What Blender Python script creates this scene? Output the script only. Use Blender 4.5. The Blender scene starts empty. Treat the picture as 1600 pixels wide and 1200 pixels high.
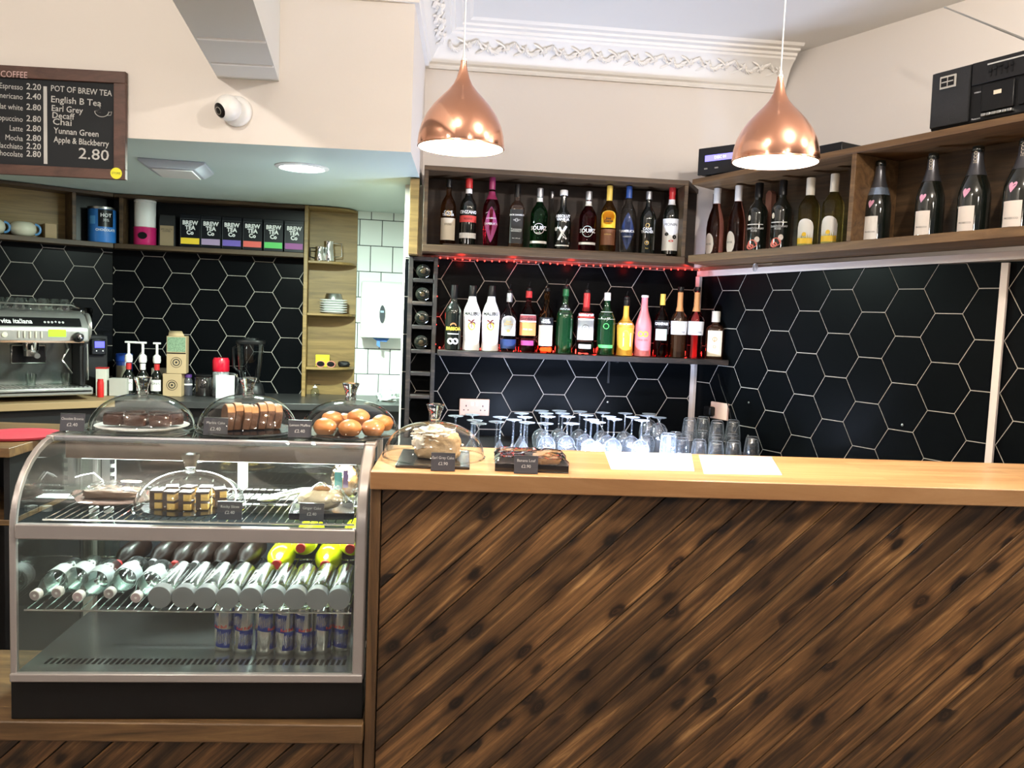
import bpy, bmesh, math, random
from mathutils import Vector, Matrix
random.seed(7)
C = bpy.context.scene.collection
PI = math.pi
R_ = math.radians

# ------------------------------------------------------------------ camera
FPX = 1305.0
YAW, PITCH, ROLL, CZ = R_(3.3), R_(-4.63), R_(2.25), 1.51
def cam_basis():
    cp, sp = math.cos(PITCH), math.sin(PITCH)
    c, s = math.cos(ROLL), math.sin(ROLL)
    r = Vector((1, 0, 0)); u = Vector((0, -sp, cp)); f = Vector((0, cp, sp))
    rr = c*r + s*u; uu = -s*r + c*u
    rz = Matrix.Rotation(-YAW, 3, 'Z')
    return rz @ rr, rz @ uu, rz @ f
CR, CU, CF = cam_basis()
cd = bpy.data.cameras.new('camera'); cam = bpy.data.objects.new('camera', cd); C.objects.link(cam)
cd.sensor_width = 36; cd.lens = 36*FPX/1600; cd.clip_start = .05; cd.clip_end = 60
M3 = Matrix((CR, CU, -CF)).transposed()
cam.matrix_world = Matrix.Translation((0, 0, CZ)) @ M3.to_4x4()
bpy.context.scene.camera = cam

# ------------------------------------------------------------------ view and world
sc = bpy.context.scene
sc.view_settings.view_transform = 'Standard'; sc.view_settings.look = 'None'
sc.view_settings.gamma = 1; sc.view_settings.use_curve_mapping = False
sc.view_settings.exposure = 0.12
w = bpy.data.worlds.new('world'); sc.world = w; w.use_nodes = True
w.node_tree.nodes['Background'].inputs[0].default_value = (.9, .93, 1, 1)
w.node_tree.nodes['Background'].inputs[1].default_value = .16

# ------------------------------------------------------------------ helpers
def ray(px, py):
    return CF + CR*((px-800)/FPX) + CU*((600-py)/FPX)
class Frame:
    """a vertical wall frame: p on the wall, ang its direction; u along, d out into the room, z up"""
    def __init__(s, p, ang):
        s.p = Vector((p[0], p[1])); s.a = R_(ang)
        s.t = Vector((math.cos(s.a), math.sin(s.a))); s.n = Vector((math.sin(s.a), -math.cos(s.a)))
    def xy(s, u, d=0): return s.p + s.t*u + s.n*d
    def at(s, u, d, z): q = s.xy(u, d); return Vector((q.x, q.y, z))
    def hit(s, px, py, d=0):
        r = ray(px, py); q = s.p + s.n*d
        t = (q.x*s.n.x+q.y*s.n.y)/(r.x*s.n.x+r.y*s.n.y)
        X = Vector((r.x*t, r.y*t)) - q
        return X.dot(s.t), CZ + r.z*t
    def meet(s, d, o, e):
        """u on self (offset d) where it meets frame o (offset e)"""
        a = s.xy(0, d); b = o.xy(0, e); w_ = b-a
        den = s.t.x*o.t.y - s.t.y*o.t.x
        return (w_.x*o.t.y - w_.y*o.t.x)/den
def on_z(px, py, z):
    r = ray(px, py); t = (z-CZ)/r.z
    return Vector((r.x*t, r.y*t, z))
def on_y(px, py, Y):
    r = ray(px, py); t = Y/r.y
    return Vector((r.x*t, Y, CZ + r.z*t))

FB = Frame((-0.084, 4.508), 3.13)      # tiled wall behind the bar
FR = Frame((1.598, 3.949), -62.65)     # tiled wall on the right
FL = Frame((-1.930, 5.620), 7.5)       # tiled wall of the coffee niche
pc = FL.xy(-0.36)
FLL = Frame((pc.x, pc.y), 38.7)        # left slanting wall of the niche (u <= 0)
FC = Frame((0, 2.13), 0)               # front of the counter

# ---- materials
MATS = {}
def nm(name):
    m = bpy.data.materials.new(name); m.use_nodes = True
    nt = m.node_tree
    return m, nt, nt.nodes, nt.links, nt.nodes['Principled BSDF']
def mat(name, col, rough=.5, metal=0, trans=0, emit=None, es=1, ior=1.45, coat=0, noise=0, nscale=20, bump=0, alpha=1, spec=.5):
    if name in MATS: return MATS[name]
    m, nt, N, L, b = nm(name)
    b.inputs['Base Color'].default_value = (*col, 1)
    b.inputs['Roughness'].default_value = rough; b.inputs['Metallic'].default_value = metal
    b.inputs['Transmission Weight'].default_value = trans; b.inputs['IOR'].default_value = ior
    b.inputs['Coat Weight'].default_value = coat; b.inputs['Coat Roughness'].default_value = .05
    b.inputs['Specular IOR Level'].default_value = spec
    if emit: b.inputs['Emission Color'].default_value = (*emit, 1); b.inputs['Emission Strength'].default_value = es
    if noise or bump:
        tc = N.new('ShaderNodeTexCoord'); nz = N.new('ShaderNodeTexNoise'); nz.inputs['Scale'].default_value = nscale
        nz.inputs['Detail'].default_value = 4
        L.new(tc.outputs['Object'], nz.inputs['Vector'])
        if noise:
            mx = N.new('ShaderNodeMix'); mx.data_type = 'RGBA'
            mx.inputs['A'].default_value = (*[c*(1-noise) for c in col], 1); mx.inputs['B'].default_value = (*[min(1, c*(1+noise)) for c in col], 1)
            L.new(nz.outputs['Fac'], mx.inputs['Factor']); L.new(mx.outputs['Result'], b.inputs['Base Color'])
        if bump:
            bp = N.new('ShaderNodeBump'); bp.inputs['Strength'].default_value = bump; bp.inputs['Distance'].default_value = .01
            L.new(nz.outputs['Fac'], bp.inputs['Height']); L.new(bp.outputs['Normal'], b.inputs['Normal'])
    MATS[name] = m; return m
def wood(name, cols, scale=(1.5, 22, 22), rough=.5, nsc=1.0, blotch=.0, rot=0, bump=.15, coat=0, island=None, knots=False, joint=None):
    """grain runs along the first axis after turning by rot about local Y (panel plane x-z)"""
    if name in MATS: return MATS[name]
    m, nt, N, L, b = nm(name)
    tc = N.new('ShaderNodeTexCoord'); mp0 = N.new('ShaderNodeMapping'); mp0.inputs['Rotation'].default_value = (0, rot, 0)
    L.new(tc.outputs['Object'], mp0.inputs['Vector'])
    src = mp0.outputs['Vector']
    if island:
        # each board shifts its own grain: board number from the across-grain coordinate
        sx = N.new('ShaderNodeSeparateXYZ'); L.new(src, sx.inputs[0])
        dv = N.new('ShaderNodeMath'); dv.operation = 'DIVIDE'; dv.inputs[1].default_value = island[0]; L.new(sx.outputs['Z'], dv.inputs[0])
        ad = N.new('ShaderNodeMath'); ad.operation = 'ADD'; ad.inputs[1].default_value = island[1]; L.new(dv.outputs[0], ad.inputs[0])
        fl = N.new('ShaderNodeMath'); fl.operation = 'FLOOR'; L.new(ad.outputs[0], fl.inputs[0])
        wn = N.new('ShaderNodeTexWhiteNoise'); wn.noise_dimensions = '1D'; L.new(fl.outputs[0], wn.inputs['W'])
        vm = N.new('ShaderNodeVectorMath'); vm.operation = 'MULTIPLY_ADD'; vm.inputs[1].default_value = (9, 5, 3)
        L.new(wn.outputs['Color'], vm.inputs[0]); L.new(src, vm.inputs[2]); src = vm.outputs[0]
    mp = N.new('ShaderNodeMapping'); mp.inputs['Scale'].default_value = scale; L.new(src, mp.inputs['Vector'])
    n1 = N.new('ShaderNodeTexNoise'); n1.inputs['Scale'].default_value = nsc; n1.inputs['Detail'].default_value = 8; n1.inputs['Roughness'].default_value = .68
    n1.inputs['Distortion'].default_value = .9; L.new(mp.outputs[0], n1.inputs['Vector'])
    cr = N.new('ShaderNodeValToRGB'); L.new(n1.outputs['Fac'], cr.inputs['Fac'])
    e = cr.color_ramp.elements
    while len(e) < len(cols): e.new(.5)
    for i, c in enumerate(cols): e[i].position = .3 + .42*i/(len(cols)-1); e[i].color = (*c, 1)
    out = cr.outputs['Color']
    if blotch:
        mp2 = N.new('ShaderNodeMapping'); mp2.inputs['Scale'].default_value = (2.6, 9, 9); L.new(src, mp2.inputs['Vector'])
        n2 = N.new('ShaderNodeTexNoise'); n2.inputs['Scale'].default_value = 1.3; n2.inputs['Detail'].default_value = 4; L.new(mp2.outputs[0], n2.inputs['Vector'])
        r2 = N.new('ShaderNodeValToRGB'); r2.color_ramp.elements[0].position = .38; r2.color_ramp.elements[0].color = (1-blotch,)*3+(1,)
        r2.color_ramp.elements[1].position = .62; r2.color_ramp.elements[1].color = (1.0, 1.0, 1.0, 1)
        L.new(n2.outputs['Fac'], r2.inputs['Fac'])
        mx = N.new('ShaderNodeMix'); mx.data_type = 'RGBA'; mx.blend_type = 'MULTIPLY'; mx.inputs['Factor'].default_value = 1
        L.new(out, mx.inputs['A']); L.new(r2.outputs['Color'], mx.inputs['B']); out = mx.outputs['Result']
    if knots:
        mp3 = N.new('ShaderNodeMapping'); mp3.inputs['Scale'].default_value = (8.5, 17, 17); L.new(src, mp3.inputs['Vector'])
        nd = N.new('ShaderNodeTexNoise'); nd.inputs['Scale'].default_value = 1.7; L.new(mp3.outputs[0], nd.inputs['Vector'])
        va = N.new('ShaderNodeVectorMath'); va.operation = 'MULTIPLY_ADD'; va.inputs[1].default_value = (.35, .35, .35)
        L.new(nd.outputs['Color'], va.inputs[0]); L.new(mp3.outputs[0], va.inputs[2])
        vo = N.new('ShaderNodeTexVoronoi'); vo.inputs['Scale'].default_value = 1.0; L.new(va.outputs[0], vo.inputs['Vector'])
        r3 = N.new('ShaderNodeValToRGB'); k = r3.color_ramp.elements
        k[0].position = .0; k[0].color = (.25, .22, .2, 1); k[1].position = .46; k[1].color = (1, 1, 1, 1)
        q = k.new(.06); q.color = (.04, .035, .03, 1); q = k.new(.10); q.color = (.28, .24, .2, 1); q = k.new(.14); q.color = (.05, .04, .035, 1); q = k.new(.20); q.color = (.14, .12, .1, 1); q = k.new(.28); q.color = (.6, .56, .52, 1)
        L.new(vo.outputs['Distance'], r3.inputs['Fac'])
        mx = N.new('ShaderNodeMix'); mx.data_type = 'RGBA'; mx.blend_type = 'MULTIPLY'
        sc_ = N.new('ShaderNodeSeparateColor'); L.new(vo.outputs['Color'], sc_.inputs[0]); gt = N.new('ShaderNodeMath'); gt.operation = 'GREATER_THAN'; gt.inputs[1].default_value = .42; L.new(sc_.outputs[0], gt.inputs[0]); L.new(gt.outputs[0], mx.inputs['Factor'])
        L.new(out, mx.inputs['A']); L.new(r3.outputs['Color'], mx.inputs['B']); out = mx.outputs['Result']
    if island:
        mr = N.new('ShaderNodeMapRange'); mr.inputs['To Min'].default_value = .75; mr.inputs['To Max'].default_value = 1.2
        L.new(wn.outputs['Value'], mr.inputs['Value'])
        mx = N.new('ShaderNodeVectorMath'); mx.operation = 'SCALE'; L.new(out, mx.inputs[0]); L.new(mr.outputs[0], mx.inputs['Scale']); out = mx.outputs[0]
    if joint:
        # finger-jointed staves: every stave tile gets a tone
        bk = N.new('ShaderNodeTexBrick'); bk.inputs['Scale'].default_value = 1; bk.offset = .37
        bk.inputs['Brick Width'].default_value = joint[0]; bk.inputs['Row Height'].default_value = joint[1]; bk.inputs['Mortar Size'].default_value = .0008
        bk.inputs['Color1'].default_value = (.8, .78, .74, 1); bk.inputs['Color2'].default_value = (1.12, 1.12, 1.1, 1); bk.inputs['Mortar'].default_value = (.6, .55, .5, 1)
        L.new(tc.outputs['Object'], bk.inputs['Vector'])
        mx = N.new('ShaderNodeMix'); mx.data_type = 'RGBA'; mx.blend_type = 'MULTIPLY'; mx.inputs['Factor'].default_value = 1
        L.new(out, mx.inputs['A']); L.new(bk.outputs['Color'], mx.inputs['B']); out = mx.outputs['Result']
    L.new(out, b.inputs['Base Color'])
    b.inputs['Roughness'].default_value = rough; b.inputs['Coat Weight'].default_value = coat; b.inputs['Coat Roughness'].default_value = .25
    bp = N.new('ShaderNodeBump'); bp.inputs['Strength'].default_value = bump; bp.inputs['Distance'].default_value = .004
    L.new(n1.outputs['Fac'], bp.inputs['Height']); L.new(bp.outputs['Normal'], b.inputs['Normal'])
    MATS[name] = m; return m
def winemat(name):
    if name in MATS: return MATS[name]
    m = thin(name, (.97, .98, .99), (.82, .87, .93), 3.2, .05); nt = m.node_tree; N = nt.nodes; L = nt.links
    # whitish diffuse edges stand in for light refracted through rims, stems and feet
    o = [n for n in N if n.type == 'OUTPUT_MATERIAL'][0]; src = o.inputs['Surface'].links[0].from_socket
    tl = N.new('ShaderNodeBsdfTranslucent'); tl.inputs['Color'].default_value = (.85, .9, 1, 1)
    df = N.new('ShaderNodeBsdfDiffuse'); df.inputs['Color'].default_value = (.85, .9, 1, 1); ms = N.new('ShaderNodeMixShader'); ms.inputs[0].default_value = .5
    L.new(tl.outputs[0], ms.inputs[1]); L.new(df.outputs[0], ms.inputs[2])
    lw = N.new('ShaderNodeLayerWeight'); lw.inputs['Blend'].default_value = .3
    mr = N.new('ShaderNodeMapRange'); mr.inputs['From Min'].default_value = .35; mr.inputs['To Min'].default_value = .02; mr.inputs['To Max'].default_value = .42
    L.new(lw.outputs['Facing'], mr.inputs['Value']); mx = N.new('ShaderNodeMixShader'); L.new(mr.outputs[0], mx.inputs[0]); L.new(src, mx.inputs[1]); L.new(ms.outputs[0], mx.inputs[2]); L.new(mx.outputs[0], o.inputs['Surface'])
    return m
def thin(name, tint=(.97, .985, .98), edge=(.62, .7, .68), k=1.5, rough=.0, edgepow=.35):
    """thin clear sheet: straight-through light plus Fresnel reflection, darker where seen edge-on"""
    if name in MATS: return MATS[name]
    m = bpy.data.materials.new(name); m.use_nodes = True; nt = m.node_tree; N = nt.nodes; L = nt.links; N.clear()
    o = N.new('ShaderNodeOutputMaterial'); mix = N.new('ShaderNodeMixShader'); tr = N.new('ShaderNodeBsdfTransparent'); gl = N.new('ShaderNodeBsdfGlossy')
    gl.inputs['Roughness'].default_value = rough
    lw = N.new('ShaderNodeLayerWeight'); lw.inputs['Blend'].default_value = edgepow
    cr = N.new('ShaderNodeValToRGB'); cr.color_ramp.elements[0].position = .35; cr.color_ramp.elements[0].color = (*tint, 1); cr.color_ramp.elements[1].position = 1; cr.color_ramp.elements[1].color = (*edge, 1)
    L.new(lw.outputs['Facing'], cr.inputs['Fac']); L.new(cr.outputs['Color'], tr.inputs['Color'])
    fr = N.new('ShaderNodeFresnel'); fr.inputs['IOR'].default_value = 1.5
    # same reflectance from both faces of the sheet
    g = N.new('ShaderNodeNewGeometry'); mi = N.new('ShaderNodeMix'); mi.data_type = 'FLOAT'; mi.inputs[2].default_value = 1.5; mi.inputs[3].default_value = 1/1.5
    L.new(g.outputs['Backfacing'], mi.inputs[0]); L.new(mi.outputs[0], fr.inputs['IOR'])
    mu = N.new('ShaderNodeMath'); mu.operation = 'MULTIPLY'; mu.inputs[1].default_value = k; mu.use_clamp = True
    L.new(fr.outputs[0], mu.inputs[0]); L.new(mu.outputs[0], mix.inputs[0]); L.new(tr.outputs[0], mix.inputs[1]); L.new(gl.outputs[0], mix.inputs[2])
    L.new(mix.outputs[0], o.inputs['Surface'])
    MATS[name] = m; return m

# ---- mesh building
class MB:
    def __init__(s): s.v = []; s.f = []; s.mi = []
    def add(s, vs, fs, mi=0):
        o = len(s.v); s.v += [tuple(v) for v in vs]; s.f += [tuple(i+o for i in f) for f in fs]; s.mi += [mi]*len(fs); return s
    def box(s, x0, x1, y0, y1, z0, z1, mi=0, tf=None):
        vs = [(x, y, z) for z in (z0, z1) for y in (y0, y1) for x in (x0, x1)]
        if tf: vs = [tf(*v) for v in vs]
        return s.add(vs, [(0, 2, 3, 1), (4, 5, 7, 6), (0, 1, 5, 4), (2, 6, 7, 3), (0, 4, 6, 2), (1, 3, 7, 5)], mi)
    def prism(s, pts, a, b, axis='y', mi=0):
        """polygon pts (2D, ccw) extruded from a to b along axis; 2D axes: y->(x,z)  x->(y,z)  z->(x,y)"""
        n = len(pts)
        def q(p, h): return {'y': (p[0], h, p[1]), 'x': (h, p[0], p[1]), 'z': (p[0], p[1], h)}[axis]
        vs = [q(p, a) for p in pts]+[q(p, b) for p in pts]
        fs = [tuple(range(n)), tuple(range(2*n-1, n-1, -1))]+[(i, i+n, (i+1) % n+n, (i+1) % n) for i in range(n)]
        return s.add(vs, fs, mi)
    def lathe(s, prof, c=(0, 0, 0), seg=32, sq=0, mi=0, tf=None, caps=True):
        """prof = [(r,z)...]; sq > 0 squares the section"""
        vs = []; n = len(prof)
        for r, z in prof:
            for i in range(seg):
                a = 2*PI*i/seg; k = sqf(a, sq)
                vs.append((c[0]+r*k*math.sin(a), c[1]-r*k*math.cos(a), c[2]+z))
        if tf: vs = [tf(*v) for v in vs]
        fs = [(j*seg+i, j*seg+(i+1) % seg, (j+1)*seg+(i+1) % seg, (j+1)*seg+i) for j in range(n-1) for i in range(seg)]
        if caps and prof[0][0] > 1e-6: fs.append(tuple(range(seg-1, -1, -1)))
        if caps and prof[-1][0] > 1e-6: fs.append(tuple((n-1)*seg+i for i in range(seg)))
        return s.add(vs, fs, mi)
    def tube(s, path, r, seg=8, mi=0, closed=False):
        P = [Vector(p) for p in path]; n = len(P); vs = []
        rs = r if isinstance(r, (list, tuple)) else [r]*n
        up = None
        for k in range(n):
            if closed: t = (P[(k+1) % n]-P[k-1]).normalized()
            else: t = (P[min(k+1, n-1)]-P[max(k-1, 0)]).normalized()
            if up is None:
                up = Vector((0, 0, 1)) if abs(t.z) < .9 else Vector((1, 0, 0))
            a = t.cross(up).normalized(); b_ = a.cross(t).normalized(); up = b_
            for i in range(seg):
                an = 2*PI*i/seg; vs.append(P[k]+(a*math.cos(an)+b_*math.sin(an))*rs[k])
        m = n if closed else n-1
        fs = [(k*seg+i, k*seg+(i+1) % seg, ((k+1) % n)*seg+(i+1) % seg, ((k+1) % n)*seg+i) for k in range(m) for i in range(seg)]
        if not closed: fs += [tuple(range(seg-1, -1, -1)), tuple((n-1)*seg+i for i in range(seg))]
        return s.add(vs, fs, mi)
    def build(s, name, mats, parent=None, loc=None, rz=0, bevel=0, smooth=40, seg=2, solid=0, sub=0):
        me = bpy.data.meshes.new(name); me.from_pydata(s.v, [], s.f); me.validate(); me.update()
        if not isinstance(mats, (list, tuple)): mats = [mats]
        for m in mats: me.materials.append(m)
        for p, i in zip(me.polygons, s.mi): p.material_index = i
        bm = bmesh.new(); bm.from_mesh(me); bmesh.ops.recalc_face_normals(bm, faces=bm.faces); bm.to_mesh(me); bm.free()
        if smooth:
            me.polygons.foreach_set('use_smooth', [True]*len(me.polygons)); me.set_sharp_from_angle(angle=R_(smooth))
        o = bpy.data.objects.new(name, me); C.objects.link(o)
        if parent: o.parent = parent
        if loc is not None: o.location = loc
        o.rotation_euler = (0, 0, rz)
        if solid: md = o.modifiers.new('s', 'SOLIDIFY'); md.thickness = solid; md.offset = 0
        if bevel: md = o.modifiers.new('b', 'BEVEL'); md.width = bevel; md.segments = seg; md.limit_method = 'ANGLE'
        if sub: md = o.modifiers.new('u', 'SUBSURF'); md.levels = sub; md.render_levels = sub
        return o
def sqf(a, sq):
    if not sq: return 1
    n = 2+sq; return (abs(math.cos(a))**n+abs(math.sin(a))**n)**(-1/n)
def box(name, m, x0, x1, y0, y1, z0, z1, parent=None, loc=None, rz=0, bevel=0):
    return MB().box(x0, x1, y0, y1, z0, z1).build(name, m, parent, loc, rz, bevel)
def tag(o, label, cat, group=None, kind=None):
    o['label'] = label; o['category'] = cat
    if group: o['group'] = group
    if kind: o['kind'] = kind
    return o
def struct(o): o['kind'] = 'structure'; return o
def thing(name, label, cat, loc=(0, 0, 0), rz=0, group=None):
    o = bpy.data.objects.new(name, None); C.objects.link(o); o.location = loc; o.rotation_euler = (0, 0, rz)
    o.empty_display_size = .05
    return tag(o, label, cat, group)
def kids(o, K={}):
    return [c for c in C.objects if c.parent == o]
def dup(root, loc, rz, label, group=None):
    r = root.copy(); C.objects.link(r); r.location = loc
    r.rotation_euler = (root.rotation_euler.x, root.rotation_euler.y, rz)
    r['label'] = label
    if group: r['group'] = group
    for ch in kids(root):
        c = ch.copy(); C.objects.link(c); c.parent = r
        for g in kids(ch):
            d = g.copy(); C.objects.link(d); d.parent = c
    return r
def clip(poly, x0, x1, z0, z1):
    for ax, lim, sg in ((0, x0, 1), (0, x1, -1), (1, z0, 1), (1, z1, -1)):
        out = []
        for i in range(len(poly)):
            a, b_ = poly[i], poly[(i+1) % len(poly)]
            da, db = sg*(a[ax]-lim), sg*(b_[ax]-lim)
            if da >= 0: out.append(a)
            if (da >= 0) != (db >= 0):
                t = da/(da-db); out.append((a[0]+(b_[0]-a[0])*t, a[1]+(b_[1]-a[1])*t))
        poly = out
        if len(poly) < 3: return []
    return poly
def area2(p): return abs(sum(p[i][0]*p[(i+1) % len(p)][1]-p[(i+1) % len(p)][0]*p[i][1] for i in range(len(p))))
TXT = {}
def text_mb(s, size, bold=0, align='CENTER', sx=1.0):
    key = (s, size, bold, align)
    if key not in TXT:
        cu = bpy.data.curves.new('t', 'FONT'); cu.body = s; cu.size = size; cu.align_x = align; cu.align_y = 'CENTER'; cu.offset = bold; cu.resolution_u = 2
        cu.space_line = .85
        ob = bpy.data.objects.new('t', cu); C.objects.link(ob)
        dg = bpy.context.evaluated_depsgraph_get()
        me = bpy.data.meshes.new_from_object(ob.evaluated_get(dg))
        TXT[key] = ([tuple(v.co) for v in me.vertices], [tuple(p.vertices) for p in me.polygons])
        bpy.data.objects.remove(ob); bpy.data.curves.remove(cu); bpy.data.meshes.remove(me)
    v, f = TXT[key]
    return [(x*sx, y) for x, y, z in v], f
def text_flat(name, s, size, m, parent, x, y, z, bold=0, align='CENTER', sx=1.0, tilt=0, shear=0):
    """text standing in local x-z plane facing -y"""
    v, f = text_mb(s, size, bold, align, sx); c, n = math.cos(tilt), math.sin(tilt)
    mb = MB(); mb.add([(x+a*c-b_*n+shear*b_, y, z+a*n+b_*c) for a, b_ in v], f)
    return mb.build(name, m, parent, smooth=0)
def text_bent(name, s, size, m, parent, r, z, a0=0, sq=0, bold=0, sx=1.0, arch=0, off=.0012, vert=False):
    v, f = text_mb(s, size, bold, 'CENTER', sx); vs = []
    for x, y in v:
        if vert: x, y = -y, x
        y = y + arch*(1-(x/.02)**2)*.01 if arch else y
        a = a0 + x/r; k = sqf(a, sq)*r+off
        vs.append((k*math.sin(a), -k*math.cos(a), z+y))
    return MB().add(vs, f).build(name, m, parent, smooth=0)
def patch(name, m, parent, r, z0, z1, a0, half, sq=0, off=.0006, shape=None, n=14, rf=None):
    """label wrapped on the body between angles a0-half..a0+half; shape(t)->(lo,hi) fractions trims its outline"""
    vs = []; fs = []
    for i in range(n+1):
        t = -1+2*i/n; a = a0+half*t; k = sqf(a, sq)
        lo, hi = shape(t) if shape else (0, 1)
        for h in (lo, hi):
            z = z0+(z1-z0)*h; rr = (rf(z) if rf else r)*k+off
            vs.append((rr*math.sin(a), -rr*math.cos(a), z))
    for i in range(n): fs.append((2*i, 2*i+2, 2*i+3, 2*i+1))
    return MB().add(vs, fs).build(name, m, parent, smooth=60)
ellip = lambda t: (.5-.5*math.sqrt(max(0, 1-t*t)), .5+.5*math.sqrt(max(0, 1-t*t)))
archtop = lambda t: (0, .72+.28*math.sqrt(max(0, 1-t*t)))
diamond = lambda t: (.5*abs(t)**1.3, 1-.5*abs(t)**1.3)

# ------------------------------------------------------------------ base materials
M_wall = mat('cream_plaster', (.76, .71, .66), .75, bump=.05, nscale=40)
M_ceil = mat('white_ceiling_paint', (.78, .76, .72), .8)
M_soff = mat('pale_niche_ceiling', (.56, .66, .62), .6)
M_cove = mat('white_cornice_plaster', (.80, .77, .72), .7)
M_tile = mat('matt_black_tile', (.0022, .0028, .0035), .30, spec=.06)
M_grout = mat('pale_grey_grout', (.50, .45, .40), .85)
M_wt = mat('white_glazed_tile', (.80, .86, .83), .12)
M_dgrout = mat('dark_grout', (.05, .06, .06), .8)
M_floor = mat('grey_floor', (.16, .13, .11), .6, noise=.15, nscale=3)
M_white = mat('white_plastic', (.82, .81, .78), .35)
M_batten = mat('pale_batten', (.66, .58, .53), .5)
M_black = mat('black_plastic', (.006, .006, .0065), .3, spec=.35)
M_satin = mat('black_satin', (.010, .010, .011), .45, spec=.35)
M_slate = mat('slate_card', (.045, .045, .055), .6)
M_chalk = mat('chalk_white', (.52, .52, .50), .9)
M_chrome = mat('chrome', (.75, .75, .74), .08, 1)
M_steel = mat('brushed_steel', (.52, .52, .5), .28, 1)
M_alu = mat('satin_aluminium', (.45, .42, .40), .38, .75)
M_shelf = wood('walnut_stained_board', [(.022, .012, .005), (.062, .034, .014), (.12, .07, .03)], rough=.55)
M_shelfR = wood('tan_stained_board', [(.055, .028, .011), (.13, .07, .028), (.21, .12, .05)], rough=.55)
M_shelfB = wood('dark_cabinet_back', [(.010, .005, .003), (.022, .012, .007), (.04, .022, .012)], rough=.6)
M_pine = wood('niche_pine_board', [(.13, .08, .024), (.23, .145, .045), (.33, .215, .075)], rough=.5)
M_charred = wood('black_stained_wood', [(.004, .003, .003), (.012, .009, .008), (.09, .06, .045)], scale=(3, 3, 20), rough=.5)
M_top = wood('pine_worktop', [(.40, .21, .09), (.50, .29, .135), (.62, .39, .20)], scale=(1.2, 14, 14), rough=.35, coat=.2, joint=(.45, .042))
SP = .081           # board width across the grain
ANG = R_(43.5)
_q = on_y(692, 769, 2.16); PH = (-_q.x*math.sin(ANG)+_q.z*math.cos(ANG)) % SP   # where the joints fall
M_plank = wood('stained_knotty_pine', [(.013, .0065, .003), (.085, .041, .015), (.225, .112, .040), (.56, .32, .125)], scale=(2.0, 46, 46), rough=.40, blotch=.66,
               rot=ANG, bump=.35, coat=.12, island=(SP, -PH/SP), knots=True)
M_trim = wood('stained_trim', [(.03, .016, .007), (.10, .052, .02), (.18, .10, .04)], scale=(20, 20, 1.6), rough=.45)
M_trimx = wood('stained_sill', [(.03, .018, .008), (.12, .065, .026), (.22, .13, .05)], scale=(1.6, 20, 20), rough=.45)
G_dome = thin('clear_cover_glass', (.98, .99, .985), (.70, .76, .74), 1.5)
G_case = thin('cabinet_glass', (.965, .985, .975), (.75, .82, .8), 1.3)
G_wine = winemat('wine_glass')

# ------------------------------------------------------------------ lights of the room, with added fill globes
def point(name, loc, e, col=(1, .9, .8), r=.05):
    l = bpy.data.lights.new(name, 'POINT'); l.energy = e; l.color = col; l.shadow_soft_size = r
    o = bpy.data.objects.new(name, l); C.objects.link(o); o.location = loc; return o
def arealight(name, loc, e, sx, sy, col, rot=(0, 0, 0), spread=180):
    l = bpy.data.lights.new(name, 'AREA'); l.energy = e; l.color = col; l.shape = 'RECTANGLE'; l.size = sx; l.size_y = sy; l.spread = R_(spread)
    o = bpy.data.objects.new(name, l); C.objects.link(o); o.location = loc; o.rotation_euler = rot; return o
ZC = 2.98
WARM = (1, .90, .80)
ROOM = [(-1.55, 1.35, 38), (-.25, 1.2, 9), (1.25, 1.3, 46), (2.55, 1.5, 22), (1.6, -1.4, 14), (-2.4, -1.2, 14)]
M_lampglass = mat('lit_bulb', (1, 1, 1), .3, emit=(1, .88, .74), es=25)
for i, (x, y, e) in enumerate(ROOM):
    t = thing('ceiling_spotlight', 'small round recessed ceiling spotlight, '+['left of the beam', 'over the cabinet front', 'over the bar front', 'near the boombox wall', 'rear right', 'rear left'][i], 'light', (x, y, ZC), group='recessed room spotlights')
    MB().lathe([(.035, 0), (.05, 0), (.05, -.008), (.036, -.012)], seg=24, caps=False).build('bezel', M_white, t)
    MB().lathe([(.001, -.004), (.034, -.004), (.034, -.003)], seg=20).build('lens', M_lampglass, t)
    point('spot_glow', (x, y, ZC-.06), e*2.2, WARM, .045)
ADDED_GLOBES = [(.9, .2, 2.35, 26), (-2.2, .4, 2.4, 16), (2.6, 2.2, 2.5, 26), (-.4, -1.4, 2.2, 30)]  # unseen globes, added to brighten the ceiling
for i, (x, y, z, e) in enumerate(ADDED_GLOBES):
    t = thing('added_fill_globe', 'added white fill globe hanging out of view, %s' % ['above the photographer', 'on the far left', 'on the far right', 'towards the rear'][i], 'lamp', (x, y, z), group='added fill globes out of view')
    MB().lathe([(.001, -.07)]+[(.07*math.cos(a), .07*math.sin(a)) for a in [-PI/2+PI*k/14 for k in range(1, 14)]]+[(.02, .069), (.02, .09), (.001, .092)], seg=28).build('globe', mat('added_opal_globe', (1, .95, .88), .3, emit=(1, .86, .70), es=9), t, smooth=80)
    MB().tube([(0, 0, .09), (0, 0, ZC-z)], .003, 6).build('cord', M_black, t)
    point('added_globe_glow', (x, y, z-.09), e, WARM, .07)

# ------------------------------------------------------------------ room shell
def slab(name, m, frame, u0, u1, z0, z1, d0=-.1, d1=0):
    o = MB().box(u0, u1, -d1, -d0, z0, z1).build(name, m, loc=(frame.p.x, frame.p.y, 0), rz=frame.a, smooth=0)
    return struct(o)
struct(box('floor', M_floor, -5, 5, -3.6, 6.6, -.1, 0))
struct(box('ceiling', M_ceil, -5, 5, -3.6, 6.6, ZC, ZC+.1))
struct(box('wall_left', M_wall, -4.2, -4.1, -3.6, 6.6, 0, ZC))
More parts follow.
